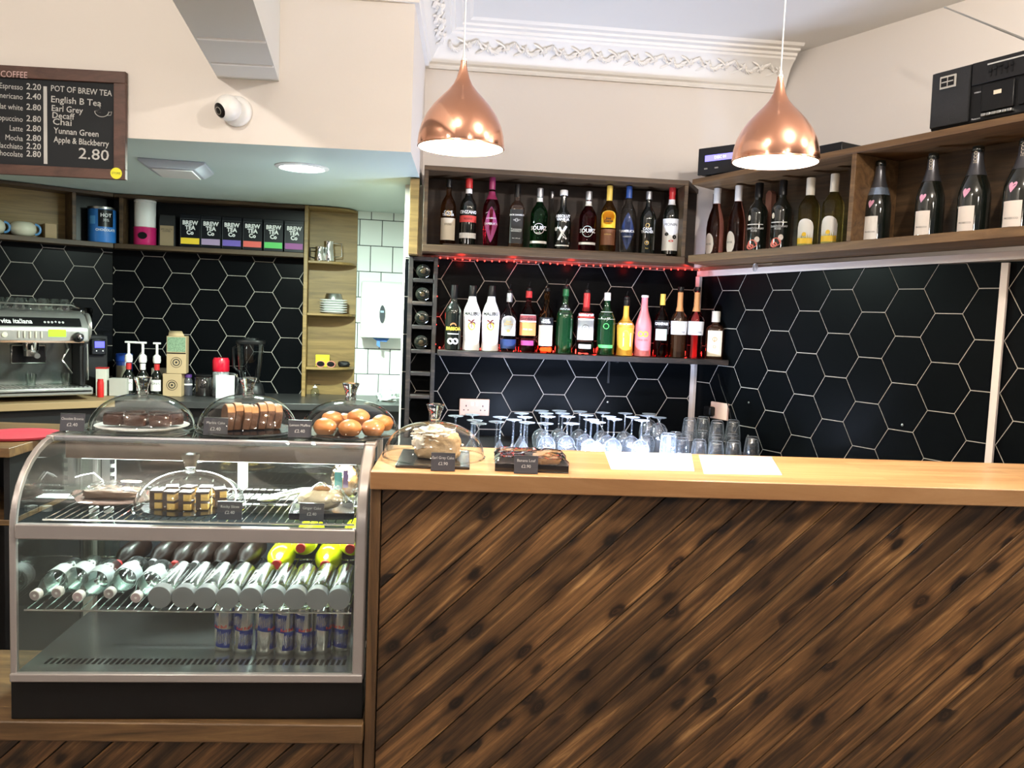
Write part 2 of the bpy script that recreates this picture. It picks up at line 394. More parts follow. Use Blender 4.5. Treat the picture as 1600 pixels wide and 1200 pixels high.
# upper plaster of the bar wall, and the wall the tiles are fixed to
uR = FB.meet(0, FR, 0)
FRP = Frame(FB.xy(1.776), -62.65)        # plaster wall on the right, set back behind the shelves
slab('wall_back', M_wall, FB, -.26, 2.2, 0, ZC, -.12, 0)
slab('wall_right', M_wall, FRP, -.2, 7.2, 0, ZC, -.12, 0)
struct(box('wall_niche_side', M_wall, -.30, -.262, 4.60, 6.2, 0, 2.6))
slab('wall_niche', mat('dark_tile_backing', (.012, .013, .014), .6), FL, -.8, 2.2, 0, ZC, -.15, -.012)
slab('wall_niche_left', mat('dark_tile_backing', (.012, .013, .014), .6), FLL, -3.2, .2, 0, ZC, -.15, -.012)
# false wall carrying the right-hand tiles
slab('wall_tiled_right', M_grout, FR, FR.meet(0, FB, 0)-.02, 2.6, 0, 1.82, -.05, -.006)

def hexwall(name, frame, u0, u1, z0, z1, zo, d=0):
    s, h, g = .1155, .1, .0018
    mb = MB(); gb = MB()
    c0, c1 = int((u0)/(1.5*s))-2, int(u1/(1.5*s))+2
    for c in range(c0, c1+1):
        for k in range(-9, 10):
            cx = s/2+1.5*s*c; cz = zo+h*(1+2*k)+(h if c % 2 else 0)
            r = s-g*1.1547
            poly = [(cx+r*math.cos(R_(a)), cz+r*math.sin(R_(a))) for a in (0, 60, 120, 180, 240, 300)]
            poly = clip(poly, u0, u1, z0, z1)
            if len(poly) >= 3 and area2(poly) > 1e-4: mb.prism(poly, -.002-d, .008-d, 'y')
    o = mb.build(name, M_tile, loc=(frame.p.x, frame.p.y, 0), rz=frame.a, smooth=0); struct(o)
    b_ = MB().box(u0, u1, -d, .01-d, z0, z1).build('grout', M_grout, parent=o, smooth=0)
    return o
hexwall('wall_back_tiles', FB, -.25, uR-.001, .80, 1.80, 1.193, .012)
hexwall('wall_right_tiles', FR, FR.meet(0.012, FB, .012), 2.6, .80, 1.79, 1.59, 0.0)
hexwall('wall_niche_tiles', FL, -.36, .86, .85, 1.9, 1.706)
uz = FLL.hit(16.7, 409)
hexwall('wall_niche_left_tiles', Frame(FLL.xy(uz[0]), 38.7), -1.6, -uz[0]-.005, .85, 1.9, uz[1])
# white tiles of the washing corner
mb = MB(); k = 0
z = .55
row = 0
while z < 2.35:
    off = .075*(row % 2)
    u = 1.05-off
    while u < 2.0:
        a, b_ = max(u+.0026, 1.05), min(u+.1474, 2.0)
        if b_-a > .02: mb.box(a, b_, -.003, .004, z+.0026, z+.1724)
        u += .15
    z += .175; row += 1
o = struct(mb.build('wall_niche_white_tiles', M_wt, loc=(FL.p.x, FL.p.y, 0), rz=FL.a, smooth=0, bevel=.0015))
MB().box(1.05, 2.0, 0, .01, .5, 2.35).build('grout', M_dgrout, parent=o)
# soffit box over the niche
ZS = 2.178
sx1 = -.256
o = MB().box(-4.1, sx1, 3.586, 6.3, ZS, ZC, 0).build('ceiling_soffit', [M_wall, M_soff], smooth=0); struct(o)
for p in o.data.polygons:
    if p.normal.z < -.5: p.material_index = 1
# boxed beam running out from the soffit front
pa, pb = on_y(340, 122, 3.586), on_y(436, 127, 3.586)
zb = 2.438; dx = (pa.x-pb.x)
sh = math.tan(R_(7.7))                   # its run towards the room drifts right
mb = MB(); L_ = 2.6
vs = [(pa.x, 3.586, zb), (pb.x, 3.586, zb), (pb.x+sh*L_, 3.586-L_, zb), (pa.x+sh*L_, 3.586-L_, zb)]
mb.add(vs+[(x, y, ZC) for x, y, _ in vs], [(0, 1, 2, 3), (7, 6, 5, 4), (0, 4, 5, 1), (1, 5, 6, 2), (2, 6, 7, 3), (3, 7, 4, 0)])
struct(mb.build('trim_1', mat('grey_beam_paint', (.62, .62, .59), .5), smooth=0))
mb = MB()
for yy in (3.36, 3.06):
    xx = (3.586-yy)*sh
    mb.box(pa.x+xx+.01, pb.x+xx-.004, yy, yy+.014, zb-.005, zb)
struct(mb.build('trim_2', M_white, smooth=0))

# ornate cornices: a swept profile with a relief frieze
def cornice(name, path, closed=False, depth=.24, hgt=.20):
    # profile: (out from the wall, down from the ceiling)
    prof = [(0, -hgt), (.018, -hgt), (.022, -hgt+.012), (.016, -hgt+.022), (.03, -hgt+.03), (.034, -hgt+.042), (.05, -.128), (.078, -.088), (.108, -.064), (.13, -.054), (.136, -.044), (.15, -.04), (.156, -.028), (.185, -.024), (.19, -.014), (.225, -.012), (.24, 0)]
    vs = []; fs = []; n = len(prof)
    P = [Vector(p) for p in path]
    for i, p in enumerate(P):
        d0 = (P[i]-P[i-1]).normalized() if i else (P[1]-P[0]).normalized()
        d1 = (P[i+1]-P[i]).normalized() if i < len(P)-1 else d0
        n0 = Vector((d0.y, -d0.x)); n1 = Vector((d1.y, -d1.x)); nn = (n0+n1)/(1+n0.dot(n1))
        for o_, z_ in prof: q = p+nn*o_; vs.append((q.x, q.y, ZC+z_))
    for i in range(len(P)-1):
        for j in range(n-1): fs.append((i*n+j, (i+1)*n+j, (i+1)*n+j+1, i*n+j+1))
    mb = MB().add(vs, fs)
    return mb.build(name, M_cove, smooth=30)
def leaves(mb, a, b_):
    """acanthus relief along the frieze between two points"""
    a = Vector(a); b_ = Vector(b_); d = b_-a; Ln = d.length; d.normalize(); nr = Vector((d.y, -d.x))
    k = 0; s = .03
    def P(t, o_, up):
        # point on the sloping frieze: o_ across it 0..1
        q = a+d*t+nr*(.036+.092*o_ + up*.55); return (q.x, q.y, ZC-.156+.10*o_**.75 - up*.8)
    def blob(t0, o0, L1, L2, ang, up):
        vs = []; m = 7
        for i in range(m):
            x = -1+2*i/(m-1); wd = L2*math.sqrt(max(0, 1-x*x))*(1-.25*x)
            for j in (-1, 0, 1):
                tx = x*L1; oy = j*wd
                vs.append(P(t0+tx*math.cos(ang)-oy*math.sin(ang), max(0, min(1, o0+(tx*math.sin(ang)+oy*math.cos(ang))/.135)), up*(1-abs(j))*math.sqrt(max(0, 1-x*x))+.0005))
        fs = []
        for i in range(m-1):
            for j in range(2): fs.append((i*3+j, (i+1)*3+j, (i+1)*3+j+1, i*3+j+1))
        mb.add(vs, fs)
    while s < Ln-.03:
        fl = 1 if k % 2 else -1
        for j in range(7):
            an = -1.2+2.4*j/6
            blob(s+.034*math.sin(an), .5+fl*(.30*math.cos(an)-.12), .020, .0075, an+PI/2*fl*.6+.3, .012)
        for j in range(5):
            an = 2*PI*j/5; blob(s+.062+.012*math.cos(an), .5+.12*math.sin(an), .012, .006, an, .011)
        blob(s+.03, .5-fl*.2, .03, .006, fl*.5, .008)
        s += .098; k += 1
B0 = FB.xy((sx1-FB.p.x)/math.cos(FB.a)); B1 = FRP.xy(0)
c1 = cornice('trim_3', [(-4.0, 3.586), (-1.30, 3.586)])
c2 = cornice('trim_4', [(-.78, 3.586), (sx1, 3.586), (sx1, B0.y), (B1.x, B1.y)])
for c in (c1, c2): struct(c)
mb = MB(); leaves(mb, (B0.x+.12, B0.y), (B1.x-.1, B1.y)); mb.build('frieze_relief', M_cove, parent=c2)
mb = MB(); leaves(mb, (sx1, 3.60), (sx1, B0.y-.1)); mb.build('frieze_relief', M_cove, parent=c2)
leaves_front = MB(); leaves(leaves_front, (-.72, 3.586), (sx1, 3.586)); leaves_front.build('frieze_relief', M_cove, parent=c2)

# ------------------------------------------------------------------ bar counter
Y0 = 2.13; XL = -.226
front = thing('bar_counter', 'long bar counter clad in diagonal knotty brown boards', 'counter', (0, Y0+.03, 0))
def planks(x0, x1, z0, z1, gap=.0016):
    mb = MB(); c, s = math.cos(ANG), math.sin(ANG)
    # the board index runs along the across-grain axis w = -x*sin + z*cos, matching the material
    corners = [(x, z) for x in (x0, x1) for z in (z0, z1)]
    ws = [-x*s+z*c for x, z in corners]
    for i in range(int(min(ws)/SP)-2, int(max(ws)/SP)+2):
        a, b_ = PH+i*SP+gap, PH+(i+1)*SP-gap
        q = [(t*c-w_*s, t*s+w_*c) for t, w_ in ((-5, a), (5, a), (5, b_), (-5, b_))]
        p = clip(q, x0, x1, z0, z1)
        if len(p) >= 3 and area2(p) > 1e-4: mb.prism(p, 0, .018, 'y')
    return mb
planks(XL+.024, 2.24, 0, 1.0525).build('plank_cladding', M_plank, front, bevel=.0015, seg=1)
ZSL = on_y(300, 1161, 2.126).z
planks(-2.2, XL-.012, 0, ZSL-.0005).build('plank_cladding', M_plank, front, bevel=.0015, seg=1)
MB().box(XL-.006, XL+.021, -.012, .02, 0, 1.0525).build('corner_trim', M_trim, front, bevel=.003)
MB().box(XL-.034, XL-.01, -.004, .02, 0, ZSL-.001).build('corner_trim', M_trim, front, bevel=.003)
MB().box(XL+.02, 2.24, .019, .035, 0, 1.0525).box(-2.2, XL-.03, .019, .035, 0, ZSL-.001).box(XL+.02, XL+.05, .036, .40, 0, 1.0525).box(-2.2, XL+.01, .38, .40, 0, ZSL-.001).build('carcass', M_satin, front)
sill = MB().box(-2.2, XL-.008, -.034, .42, ZSL, ZSL+.052).build('display_sill', M_trimx, front, bevel=.004)
sill['label'] = 'rough brown wooden sill under the glass cabinet'
t = thing('worktop', 'thick pale jointed pine worktop on the bar counter', 'worktop', (0, Y0, 1.053))
MB().box(XL-.006, 2.25, 0, .445, 0, .047).build('wooden_slab', M_top, t, bevel=.003)
# ------------------------------------------------------------------ pendant lamps
M_cop = mat('polished_copper', (.83, .44, .31), .16, 1)
M_incopper = mat('white_enamel_inside', (.95, .9, .82), .5)
M_bulb = mat('glowing_bulb', (1, 1, 1), .3, emit=(1, .80, .56), es=60)
def pendant(px, py, Y, label):
    q = on_y(px, py, Y)
    t = thing('pendant_lamp', label, 'lamp', (q.x, Y, q.z), group='copper pendants over the bar')
    out = [(.122, 0), (.1225, .012), (.120, .035), (.113, .062), (.100, .090), (.082, .116), (.062, .138), (.043, .157), (.028, .175), (.019, .193), (.013, .213), (.009, .232), (.0085, .242)]
    MB().lathe(out, seg=64, caps=False).build('lamp_shade', M_cop, t, smooth=80)
    MB().lathe([(r-.0025, z) for r, z in out[:-2]]+[(.001, .21)], seg=64, caps=False).build('shade_lining', M_incopper, t, smooth=80)
    MB().lathe([(.1195, 0), (.122, -.001), (.1232, .001), (.1225, .004)], seg=64, caps=False).build('rim', M_cop, t)
    MB().lathe([(.001, .012), (.014, .018), (.026, .034), (.03, .052), (.026, .072), (.016, .095), (.013, .11), (.013, .135), (.001, .136)], seg=24).build('light_bulb', M_bulb, t, smooth=80)
    MB().lathe([(.001, .25), (.006, .249), (.0075, .242), (.0075, .232), (.005, .226)], seg=16).lathe([(.003, .26), (.0048, .256), (.003, .249)], seg=12).build('cord_grip', M_white, t)
    MB().tube([(0, 0, .25), (0, 0, ZC-q.z)], .0022, 8).build('cord', mat('pale_cord', (.72, .75, .78), .5), t)
    MB().lathe([(.045, ZC-q.z), (.045, ZC-q.z-.012), (.03, ZC-q.z-.03), (.004, ZC-q.z-.036)], seg=24).build('ceiling_rose', M_white, t)
    point('pendant_glow', (q.x, Y, q.z+.045), 330, (1, .80, .58), .032)
pendant(720, 232, 2.42, 'copper pendant lamp on the left, hanging before the cornice corner')
pendant(1211, 254, 2.42, 'copper pendant lamp on the right, hanging before the wine shelf')
# ------------------------------------------------------------------ niche lights
def face_cam(x, y): return math.atan2(-x, y)
M_led = mat('lit_downlight', (1, 1, 1), .3, emit=(.80, 1, .93), es=22)
q = on_z(472, 261, ZS)
t = thing('recessed_downlight', 'round bright downlight in the pale niche ceiling', 'light', (q.x, q.y, ZS))
MB().lathe([(.104, 0), (.126, 0), (.126, -.004), (.107, -.010), (.100, -.003)], seg=40, caps=False).build('bezel', M_white, t)
MB().lathe([(.001, -.008), (.090, -.008), (.102, -.006), (.102, -.004)], seg=40).build('diffuser', M_led, t)
arealight('downlight_glow', (q.x, q.y, ZS-.014), 110, .16, .16, (.80, 1, .88))
point('downlight_spill', (q.x, q.y, ZS-.035), .5, (.80, 1, .88), .06)
q = on_z(277, 258, ZS)
t = thing('ceiling_vent', 'pale square extractor vent in the niche ceiling behind the menu board', 'vent', (q.x, q.y, ZS), rz=.15)
M_vent = mat('grey_vent_plastic', (.45, .47, .52), .4)
MB().prism([(-.15, 0), (-.15, -.012), (-.105, -.04), (.105, -.04), (.15, -.012), (.15, 0)], -.15, .15, 'y').build('housing', M_vent, t, bevel=.004)
MB().box(-.09, .09, -.13, .13, -.046, -.041).build('grille', M_white, t, bevel=.002)

# ------------------------------------------------------------------ open shelf boxes
def tframe(f): return dict(loc=(f.p.x, f.p.y, 0), rz=f.a)
ZB0, ZB1 = 1.815, 2.238
DB, DR, KR = .28, .26, .018
uBR = FB.meet(DB, FR, DR); uRB = FR.meet(DR, FB, DB)
uBw = FB.meet(0.02, FR, 0.02)
f = FB
t = thing('open_wall_shelf', 'dark stained open shelf box of spirits on the back wall', 'shelf', (f.p.x, f.p.y, 0), f.a)
M_ul = M_shelf
MB().prism([(-.163, -DB), (uBR-.012, -DB), (uBw-.02, -.02), (-.163, -.02)], ZB0, ZB0+.036, 'z').build('bottom_board', M_ul, t, bevel=.002)
MB().prism([(-.163, -DB), (uBR-.012, -DB), (uBw-.02, -.02), (-.163, -.02)], ZB1-.024, ZB1, 'z').build('top_board', M_ul, t, bevel=.002)
MB().box(-.163, -.141, -DB, -.02, ZB0+.036, ZB1-.024).build('side_board', M_ul, t, bevel=.002)
MB().box(uBR-.032, uBR-.012, -DB+.001, -DB+.16, ZB0+.036, ZB1-.024).build('side_board', M_ul, t, bevel=.002)
MB().box(-.141, uBw-.03, -.03, -.02, ZB0+.036, ZB1-.024).build('back_panel', M_shelfB, t)
MB().box(-.06, 1.1, -.235, -.06, ZB0+.0365, ZB0+.048).build('raised_step', M_ul, t, bevel=.001)
# strip of board left of it, reaching up to the niche ceiling
t = tag(MB().box(-.232, -.185, -.27, -.02, 1.80, 2.172).build('shelf_end_post', M_pine, **tframe(FB), bevel=.003), 'pale brown upright board closing the end of the back shelf', 'board')
# right-hand shelf box, slightly out of level
f = FR
def slope(x, y, z): return (x, y, z+KR*(x+.55))
RZ0, RZ1 = 1.822, 2.243
uRe = 1.75
uRw = FR.meet(-.10, FB, .02)
t = thing('open_wall_shelf', 'tan stained open shelf box of wine on the right wall', 'shelf', (f.p.x, f.p.y, 0), f.a)
def sprism(pts, z0, z1):
    n = len(pts); vs = [slope(p[0], p[1], z0) for p in pts]+[slope(p[0], p[1], z1) for p in pts]
    return MB().add(vs, [tuple(range(n)), tuple(range(2*n-1, n-1, -1))]+[(i, i+n, (i+1) % n+n, (i+1) % n) for i in range(n)])
pts = [(uRB+.006, -DR), (uRe, -DR), (uRe, .10), (uRw+.03, .10)]
sprism([(uRB+.006, -DR), (uRe, -DR), (uRe, .02), (FR.meet(-.02, FB, .02)+.03, .02)], RZ0, RZ0+.036).build('bottom_board', M_shelfR, t, bevel=.002)
sprism(pts, RZ1-.026, RZ1).build('top_board', M_shelfR, t, bevel=.002)
ud = FR.hit(1329, 320, DR)[0]
for u in (ud, uRe-.012):
    MB().box(u-.011, u+.011, -DR+.001, .02, RZ0+.036, RZ1-.026, tf=slope).build('divider', M_shelfR, t, bevel=.002)
MB().box(FR.meet(-.03, FB, .03)+.01, uRe, .021, .03, RZ0+.0, RZ1-.026, tf=slope).build('back_panel', M_shelf, t)
zRf = lambda u: RZ0+.036+KR*(u+.55)
zRt = lambda u: RZ1+KR*(u+.55)
# white battens on the right wall
def batten(label, o): return tag(o, label, 'batten')
batten('pale horizontal batten under the right shelf box', MB().box(FR.meet(.022, FB, .02)+.0, 2.5, -.022, -.009, 1.768, 1.80, tf=slope).build('wall_batten', M_batten, **tframe(FR), bevel=.001))
batten('pale upright batten in the corner between the tiled walls', MB().box(FR.meet(.03, FB, .02)+.004, FR.meet(.03, FB, .02)+.034, -.03, -.009, .86, 1.767).build('wall_batten', M_batten, **tframe(FR), bevel=.001))
u = FR.hit(1558, 560, .02)[0]
batten('pale upright batten towards the right edge of the tiles', MB().box(u-.014, u+.014, -.022, -.009, .80, 1.785).build('wall_batten', M_batten, **tframe(FR), bevel=.001))
# lower bottle shelf
f = FB
ZL = 1.325; DL = .27
uL0 = FB.hit(684, 553, DL)[0]; uL1 = FB.meet(DL, FR, .014)-.006
t = thing('bottle_shelf', 'black narrow shelf of pouring bottles under the spirit shelf', 'shelf', (f.p.x, f.p.y, 0), f.a)
MB().prism([(uL0, -DL), (uL1, -DL), (FB.meet(.02, FR, .04)-.01, -.02), (uL0, -.02)], ZL-.028, ZL, 'z').build('board', M_charred, t, bevel=.002)
for px in (950,):
    u = FB.hit(px, 600, .02)[0]
    MB().box(u-.006, u+.006, -.026, -.012, ZL-.16, ZL-.029).box(u-.006, u+.006, -.22, -.026, ZL-.036, ZL-.029).build('bracket', M_satin, t, bevel=.001)
# wine rack
uW0, uW1 = FB.hit(639, 400, .16)[0], FB.hit(685, 400, .16)[0]
t = thing('wine_rack', 'tall narrow black wooden wine rack left of the bottle shelf', 'rack', (f.p.x, f.p.y, 0), f.a)
for a, b_ in ((uW0, uW0+.024), (uW1-.022, uW1)):
    MB().box(a, b_, -.17, -.02, .862, 1.797).build('side_board', M_charred, t, bevel=.002)
zs = [FB.hit(655, y, .17)[1] for y in (404, 438, 474, 511, 549, 584, 620)]
for i, z in enumerate(zs):
    MB().box(uW0+.0245, uW1-.0225, -.172, -.155, z-.010, z+.010).build('front_rail', M_charred, t, bevel=.002)
    MB().box(uW0+.0245, uW1-.0225, -.075, -.060, z-.012, z+.008).build('rear_rail', M_charred, t, bevel=.002)
M_dkglass = mat('near_black_bottle_glass', (.006, .008, .006), .05, coat=1)
um = (uW0+uW1)/2
for i in range(4):
    zc = (zs[i]+zs[i+1])/2-.008
    tt = thing('wine_bottle', ['topmost', 'second', 'third', 'lowest'][i]+' dark wine bottle lying in the black rack', 'bottle', FB.at(um, .17, zs[i+1]+.0106+.036), FB.a, 'wine bottles lying in the rack')
    tf = lambda x, y, z: (x, z, y)
    MB().lathe([(.02, 0), (.028, .001), (.036, .006), (.0365, .02), (.0365, .135)], seg=28, tf=tf).build('bottle_body', M_dkglass, tt, smooth=50)
    MB().lathe([(.001, -.0045), (.008, -.006), (.012, -.003), (.014, .001)], seg=20, tf=tf, caps=False).build('punt', mat('amber_glint', (.03, .02, .01), .1), tt, smooth=60)

# ------------------------------------------------------------------ red string lights
M_red = mat('red_led', (1, .05, .03), .3, emit=(1, .05, .035), es=5)
M_wire = mat('dark_red_wire', (.05, .01, .01), .4)
t = thing('string_light', 'string of small red lights around the bottle shelf', 'string light', (0, 0, 0))
P0, P1 = FB.hit(688, 404, .03), FB.hit(1092, 427, .03)
pts = []
for i in range(37):
    k = i/36; pts.append(FB.at(P0[0]+(P1[0]-P0[0])*k, .03, 1.803-.005*math.sin(k*PI*3)**2))
down = [FB.at(P0[0]-.012, .03, z) for z in (1.76, 1.6, 1.45, 1.345)]
base = [FB.at(P0[0]+.01+.0433*i, .085, ZL+.006) for i in range(31)]
path = pts[::-1]+down+base
MB().tube(path, .0016, 5).build('wire', M_wire, t)
bulb = MB().lathe([(.001, -.0045), (.0036, -.002), (.0042, .001), (.002, .0045)], seg=8).build('bulb', M_red, t, smooth=80); bulb.location = pts[0]
for p in pts[1:]+down+base:
    c = bulb.copy(); C.objects.link(c); c.location = p
for px in (720, 800, 890, 980, 1070):
    q = FB.at(FB.hit(px, 410, .03)[0], .075, 1.785); point('red_glow', q, .22, (1, .03, .02), .02)
for px in (700, 770, 850, 930, 1010, 1075):
    q = FB.at(FB.hit(px, 545, .1)[0], .09, ZL+.02); point('red_glow', q, .22, (1, .03, .02), .012)
point('red_glow', FB.at(P0[0]-.012, .04, 1.5), .15, (1, .03, .02), .02)

# ------------------------------------------------------------------ bottles
def bglass(name, col, rough=.03, tr=1.0):
    return mat(name, col, rough, trans=tr, ior=1.3)
G_clear = bglass('clear_spirit', (.80, .82, .82)); G_amber = bglass('amber_spirit', (.55, .22, .05)); G_gold = bglass('gold_tequila', (.80, .42, .06))
G_pink = bglass('pink_spirit', (.80, .18, .22)); G_red = bglass('red_spirit', (.35, .01, .03)); G_green = bglass('green_spirit', (.01, .28, .05))
G_dgreen = mat('dark_green_glass', (.004, .03, .009), .08, coat=1); G_rose = bglass('rose_wine', (.50, .20, .14)); G_white = bglass('white_wine', (.70, .68, .25))
G_yellow = mat('cloudy_yellow_liqueur', (.75, .40, .05), .25, coat=.6); G_frost = mat('frosted_pink_glass', (.75, .22, .24), .35, coat=.3)
G_black = M_dkglass; G_brown = mat('dark_brown_glass', (.03, .012, .005), .06, coat=1)
W_lab = mat('white_label', (.80, .78, .74), .6); K_lab = mat('black_label', (.01, .01, .012), .5); C_lab = mat('cream_label', (.68, .60, .46), .6)
P_lab = mat('magenta_label', (.32, .04, .16), .5); R_lab = mat('red_label', (.60, .06, .05), .5); Y_lab = mat('yellow_label', (.85, .55, .04), .5)
B_lab = mat('blue_label', (.012, .03, .11), .5); O_lab = mat('orange_label', (.65, .25, .08), .5); T_black = mat('black_print', (.015, .015, .015), .6)
T_white = mat('white_print', (.80, .80, .80), .6); T_gold = mat('gold_print', (.65, .45, .15), .35, .5); T_red = mat('red_print', (.65, .04, .04), .5); T_green = mat('green_print', (.10, .50, .12), .5)
Mcap = {'w': M_white, 'k': M_black, 'r': mat('red_cap', (.50, .03, .03), .3), 's': mat('silver_cap', (.55, .56, .58), .3, .8), 'y': mat('yellow_cap', (.80, .55, .10), .35),
        'b': mat('blue_cap', (.03, .08, .28), .3), 'm': mat('plum_cap', (.28, .03, .10), .3), 'c': mat('cream_capsule', (.66, .62, .52), .45), 'o': mat('orange_capsule', (.62, .28, .10), .45), 'g': mat('dark_green_cap', (.02, .12, .04), .3)}
STY = {
 'spirit': [(.82, 0), (.98, .008), (1, .03), (1, .55), (.97, .60), (.82, .66), (.48, .735), (.34, .78), (.31, .85), (.31, .95), (.35, .955), (.35, .97), (.3, .975), (.3, 1)],
 'slim': [(.85, 0), (1, .01), (1, .58), (.92, .64), (.6, .70), (.36, .76), (.32, .85), (.30, 1)],
 'wine': [(.85, 0), (1, .012), (1, .56), (.97, .61), (.80, .67), (.50, .725), (.39, .77), (.36, .85), (.35, .985), (.33, 1)],
 'flute': [(.85, 0), (1, .012), (1, .42), (.93, .52), (.75, .62), (.50, .72), (.38, .80), (.35, .88), (.34, 1)],
 'champ': [(.85, 0), (1, .015), (1, .40), (.97, .48), (.84, .57), (.62, .67), (.44, .76), (.36, .84), (.34, .92), (.40, .94), (.38, .97), (.36, .99), (.2, 1)],
 'malibu': [(.82, 0), (.95, .01), (.97, .06), (.90, .14), (.96, .38), (1, .55), (.96, .60), (.75, .68), (.50, .76), (.40, .84), (.37, .90), (.37, 1)],
 'square': [(.95, 0), (1, .01), (1, .60), (.96, .65), (.70, .70), (.42, .73), (.35, .77), (.33, .88), (.33, 1)],
 'taper': [(.72, 0), (.80, .01), (.82, .05), (.95, .38), (1, .52), (.92, .60), (.68, .68), (.40, .75), (.31, .82), (.30, 1)],
 'round': [(.80, 0), (.95, .015), (1, .12), (.98, .45), (.92, .55), (.70, .63), (.42, .69), (.33, .76), (.33, 1)],
 'frost': [(.90, 0), (1, .01), (1, .50), (.90, .58), (.66, .68), (.48, .76), (.40, .86), (.38, .98), (.42, .985), (.42, 1)],
 'lean': [(.80, 0), (.92, .01), (.88, .2), (.96, .48), (1, .54), (.80, .60), (.45, .66), (.33, .72), (.30, .84), (.30, 1)],
}
def bottle(name, label, frame, d, px, ty, by, zf, wpx, style, gm, cap=None, caph=.08, deco=(), pourer=False, sq=0, group=None, rot=0, caprad=1.12, mat_idx=0):
    u, _ = frame.hit(px, by, d); _, zt = frame.hit(px, ty, d); z0 = zf(u) if callable(zf) else zf
    q = frame.xy(u, d); H = zt-z0
    depth = q.length; r = wpx*depth/FPX/2
    t = thing(name, label, 'bottle', (q.x, q.y, z0+.0005), face_cam(q.x, q.y)+rot, group)
    Hb = H*(1-.14) if pourer else H
    prof = [(a*r, b_*Hb) for a, b_ in STY[style]]
    def rf(z):
        for (r0, z0_), (r1, z1_) in zip(prof, prof[1:]):
            if z0_ <= z <= z1_ and z1_ > z0_: return r0+(r1-r0)*(z-z0_)/(z1_-z0_)
        return prof[-1][0]
    MB().lathe(prof, seg=32, sq=sq).build('bottle_body', gm, t, smooth=50)
    if cap:
        z1 = Hb*(1-caph); rc = rf(Hb*.98)*caprad+.0012
        MB().lathe([(rc, z1), (rc, Hb-.001), (rc*.92, Hb+.0025), (.001, Hb+.003)], seg=24).build('cap', Mcap[cap], t, smooth=50)
    if pourer:
        rn = rf(Hb*.98)
        MB().lathe([(rn*.9, Hb+.0035), (rn*1.15, Hb+.004), (rn*1.05, Hb+.018), (rn*.5, Hb+.022)], seg=20).tube([(0, 0, Hb+.02), (0, 0, Hb+.034), (.004, -.003, H)], [.0035, .003, .0022], 8).build('pourer', M_black, t)
    last = None
    for dd in deco:
        k = dd[0]; on = last or t
        if k == 'lab':
            _, m, a, b_, half, a0, shp = dd
            last = patch('label', m, t, r, a*Hb, b_*Hb, a0, half, sq, shape=shp, rf=rf)
        elif k == 'txt':
            _, s_, size, z, m, a0, bold = dd
            text_bent('label_print', s_, size*r, m, on, rf(z*Hb), z*Hb, a0, sq, bold*r)
        elif k == 'vtxt':
            _, s_, size, z, m, a0, bold = dd
            text_bent('label_print', s_, size*r, m, t, rf(z*Hb), z*Hb, a0, sq, bold*r, vert=True)
        elif k == 'band':
            _, m, a, b_ = dd
            pr = [(rf(a*Hb)+.0008, a*Hb), (rf(b_*Hb)+.0008, b_*Hb)]
            for fz in (.25, .5, .75):
                z = (a+(b_-a)*fz)*Hb; pr.insert(-1, (rf(z)+.0008, z))
            MB().lathe(pr, seg=32, sq=sq, caps=False).build('neck_band', m, t, smooth=60)
        elif k == 'ring':
            _, m, z, rad, a0, wd = dd
            v = []; fcs = []; n = 28
            for i in range(n):
                an = 2*PI*i/n
                for q_ in (rad-wd, rad):
                    x, y = q_*math.cos(an)*r, q_*math.sin(an)*r; zz = z*Hb+y; rr = rf(zz); a_ = a0+x/rr; kk = rr*sqf(a_, sq)+.0014
                    v.append((kk*math.sin(a_), -kk*math.cos(a_), zz))
            for i in range(n): j = (i+1) % n; fcs.append((2*i, 2*j, 2*j+1, 2*i+1))
            MB().add(v, fcs).build('label_ring', m, on, smooth=0)
        elif k == 'poly':
            _, m, pts_, z, a0 = dd
            v = []
            for x, y in pts_:
                zz = z*Hb+y*r; rr = rf(zz); a_ = a0+x*r/rr; kk = rr*sqf(a_, sq)+.0016
                v.append((kk*math.sin(a_), -kk*math.cos(a_), zz))
            MB().add(v, [tuple(range(len(v)))]).build('label_emblem', m, on, smooth=0)
    return t
heart = [(.0, -.42), (-.22, -.15), (-.36, .08), (-.34, .27), (-.2, .36), (-.06, .3), (0, .18), (.06, .3), (.2, .36), (.34, .27), (.36, .08), (.22, -.15)]
xmark = [(-.55, -.75), (-.3, -.8), (.0, -.25), (.4, -.7), (.55, -.6), (.15, 0), (.55, .75), (.3, .85), (0, .3), (-.3, .75), (-.5, .6), (-.15, .05)]
palm = [(-.05, -.4), (.06, -.4), (.04, .05), (.42, -.1), (.35, .15), (.1, .2), (.38, .42), (.1, .42), (-.05, .25), (-.28, .45), (-.42, .3), (-.12, .15), (-.4, -.05), (-.25, -.12), (-.02, .05)]
sun = [(.42*math.cos(a*PI/8), .42*math.sin(a*PI/8)) for a in range(16)]
zU = ZB0+.0485; dU = .17
gU = 'spirit bottles on the upper back shelf'
S = lambda *a, **k: bottle('spirit_bottle', *a, **k)
S('golden bottle with cream label and stubby black top, first on the upper shelf', FB, dU, 699, 281, 376, zU, 24, 'spirit', G_amber, 'k', .12, group=gU, deco=[('lab', C_lab, .06, .40, 1.1, 0, None), ('ring', T_gold, .47, .35, 0, .08), ('txt', 'CANE\nTRADER', .42, .47, T_white, 0, .01), ('txt', 'SPICED', .3, .3, T_black, 0, 0)])
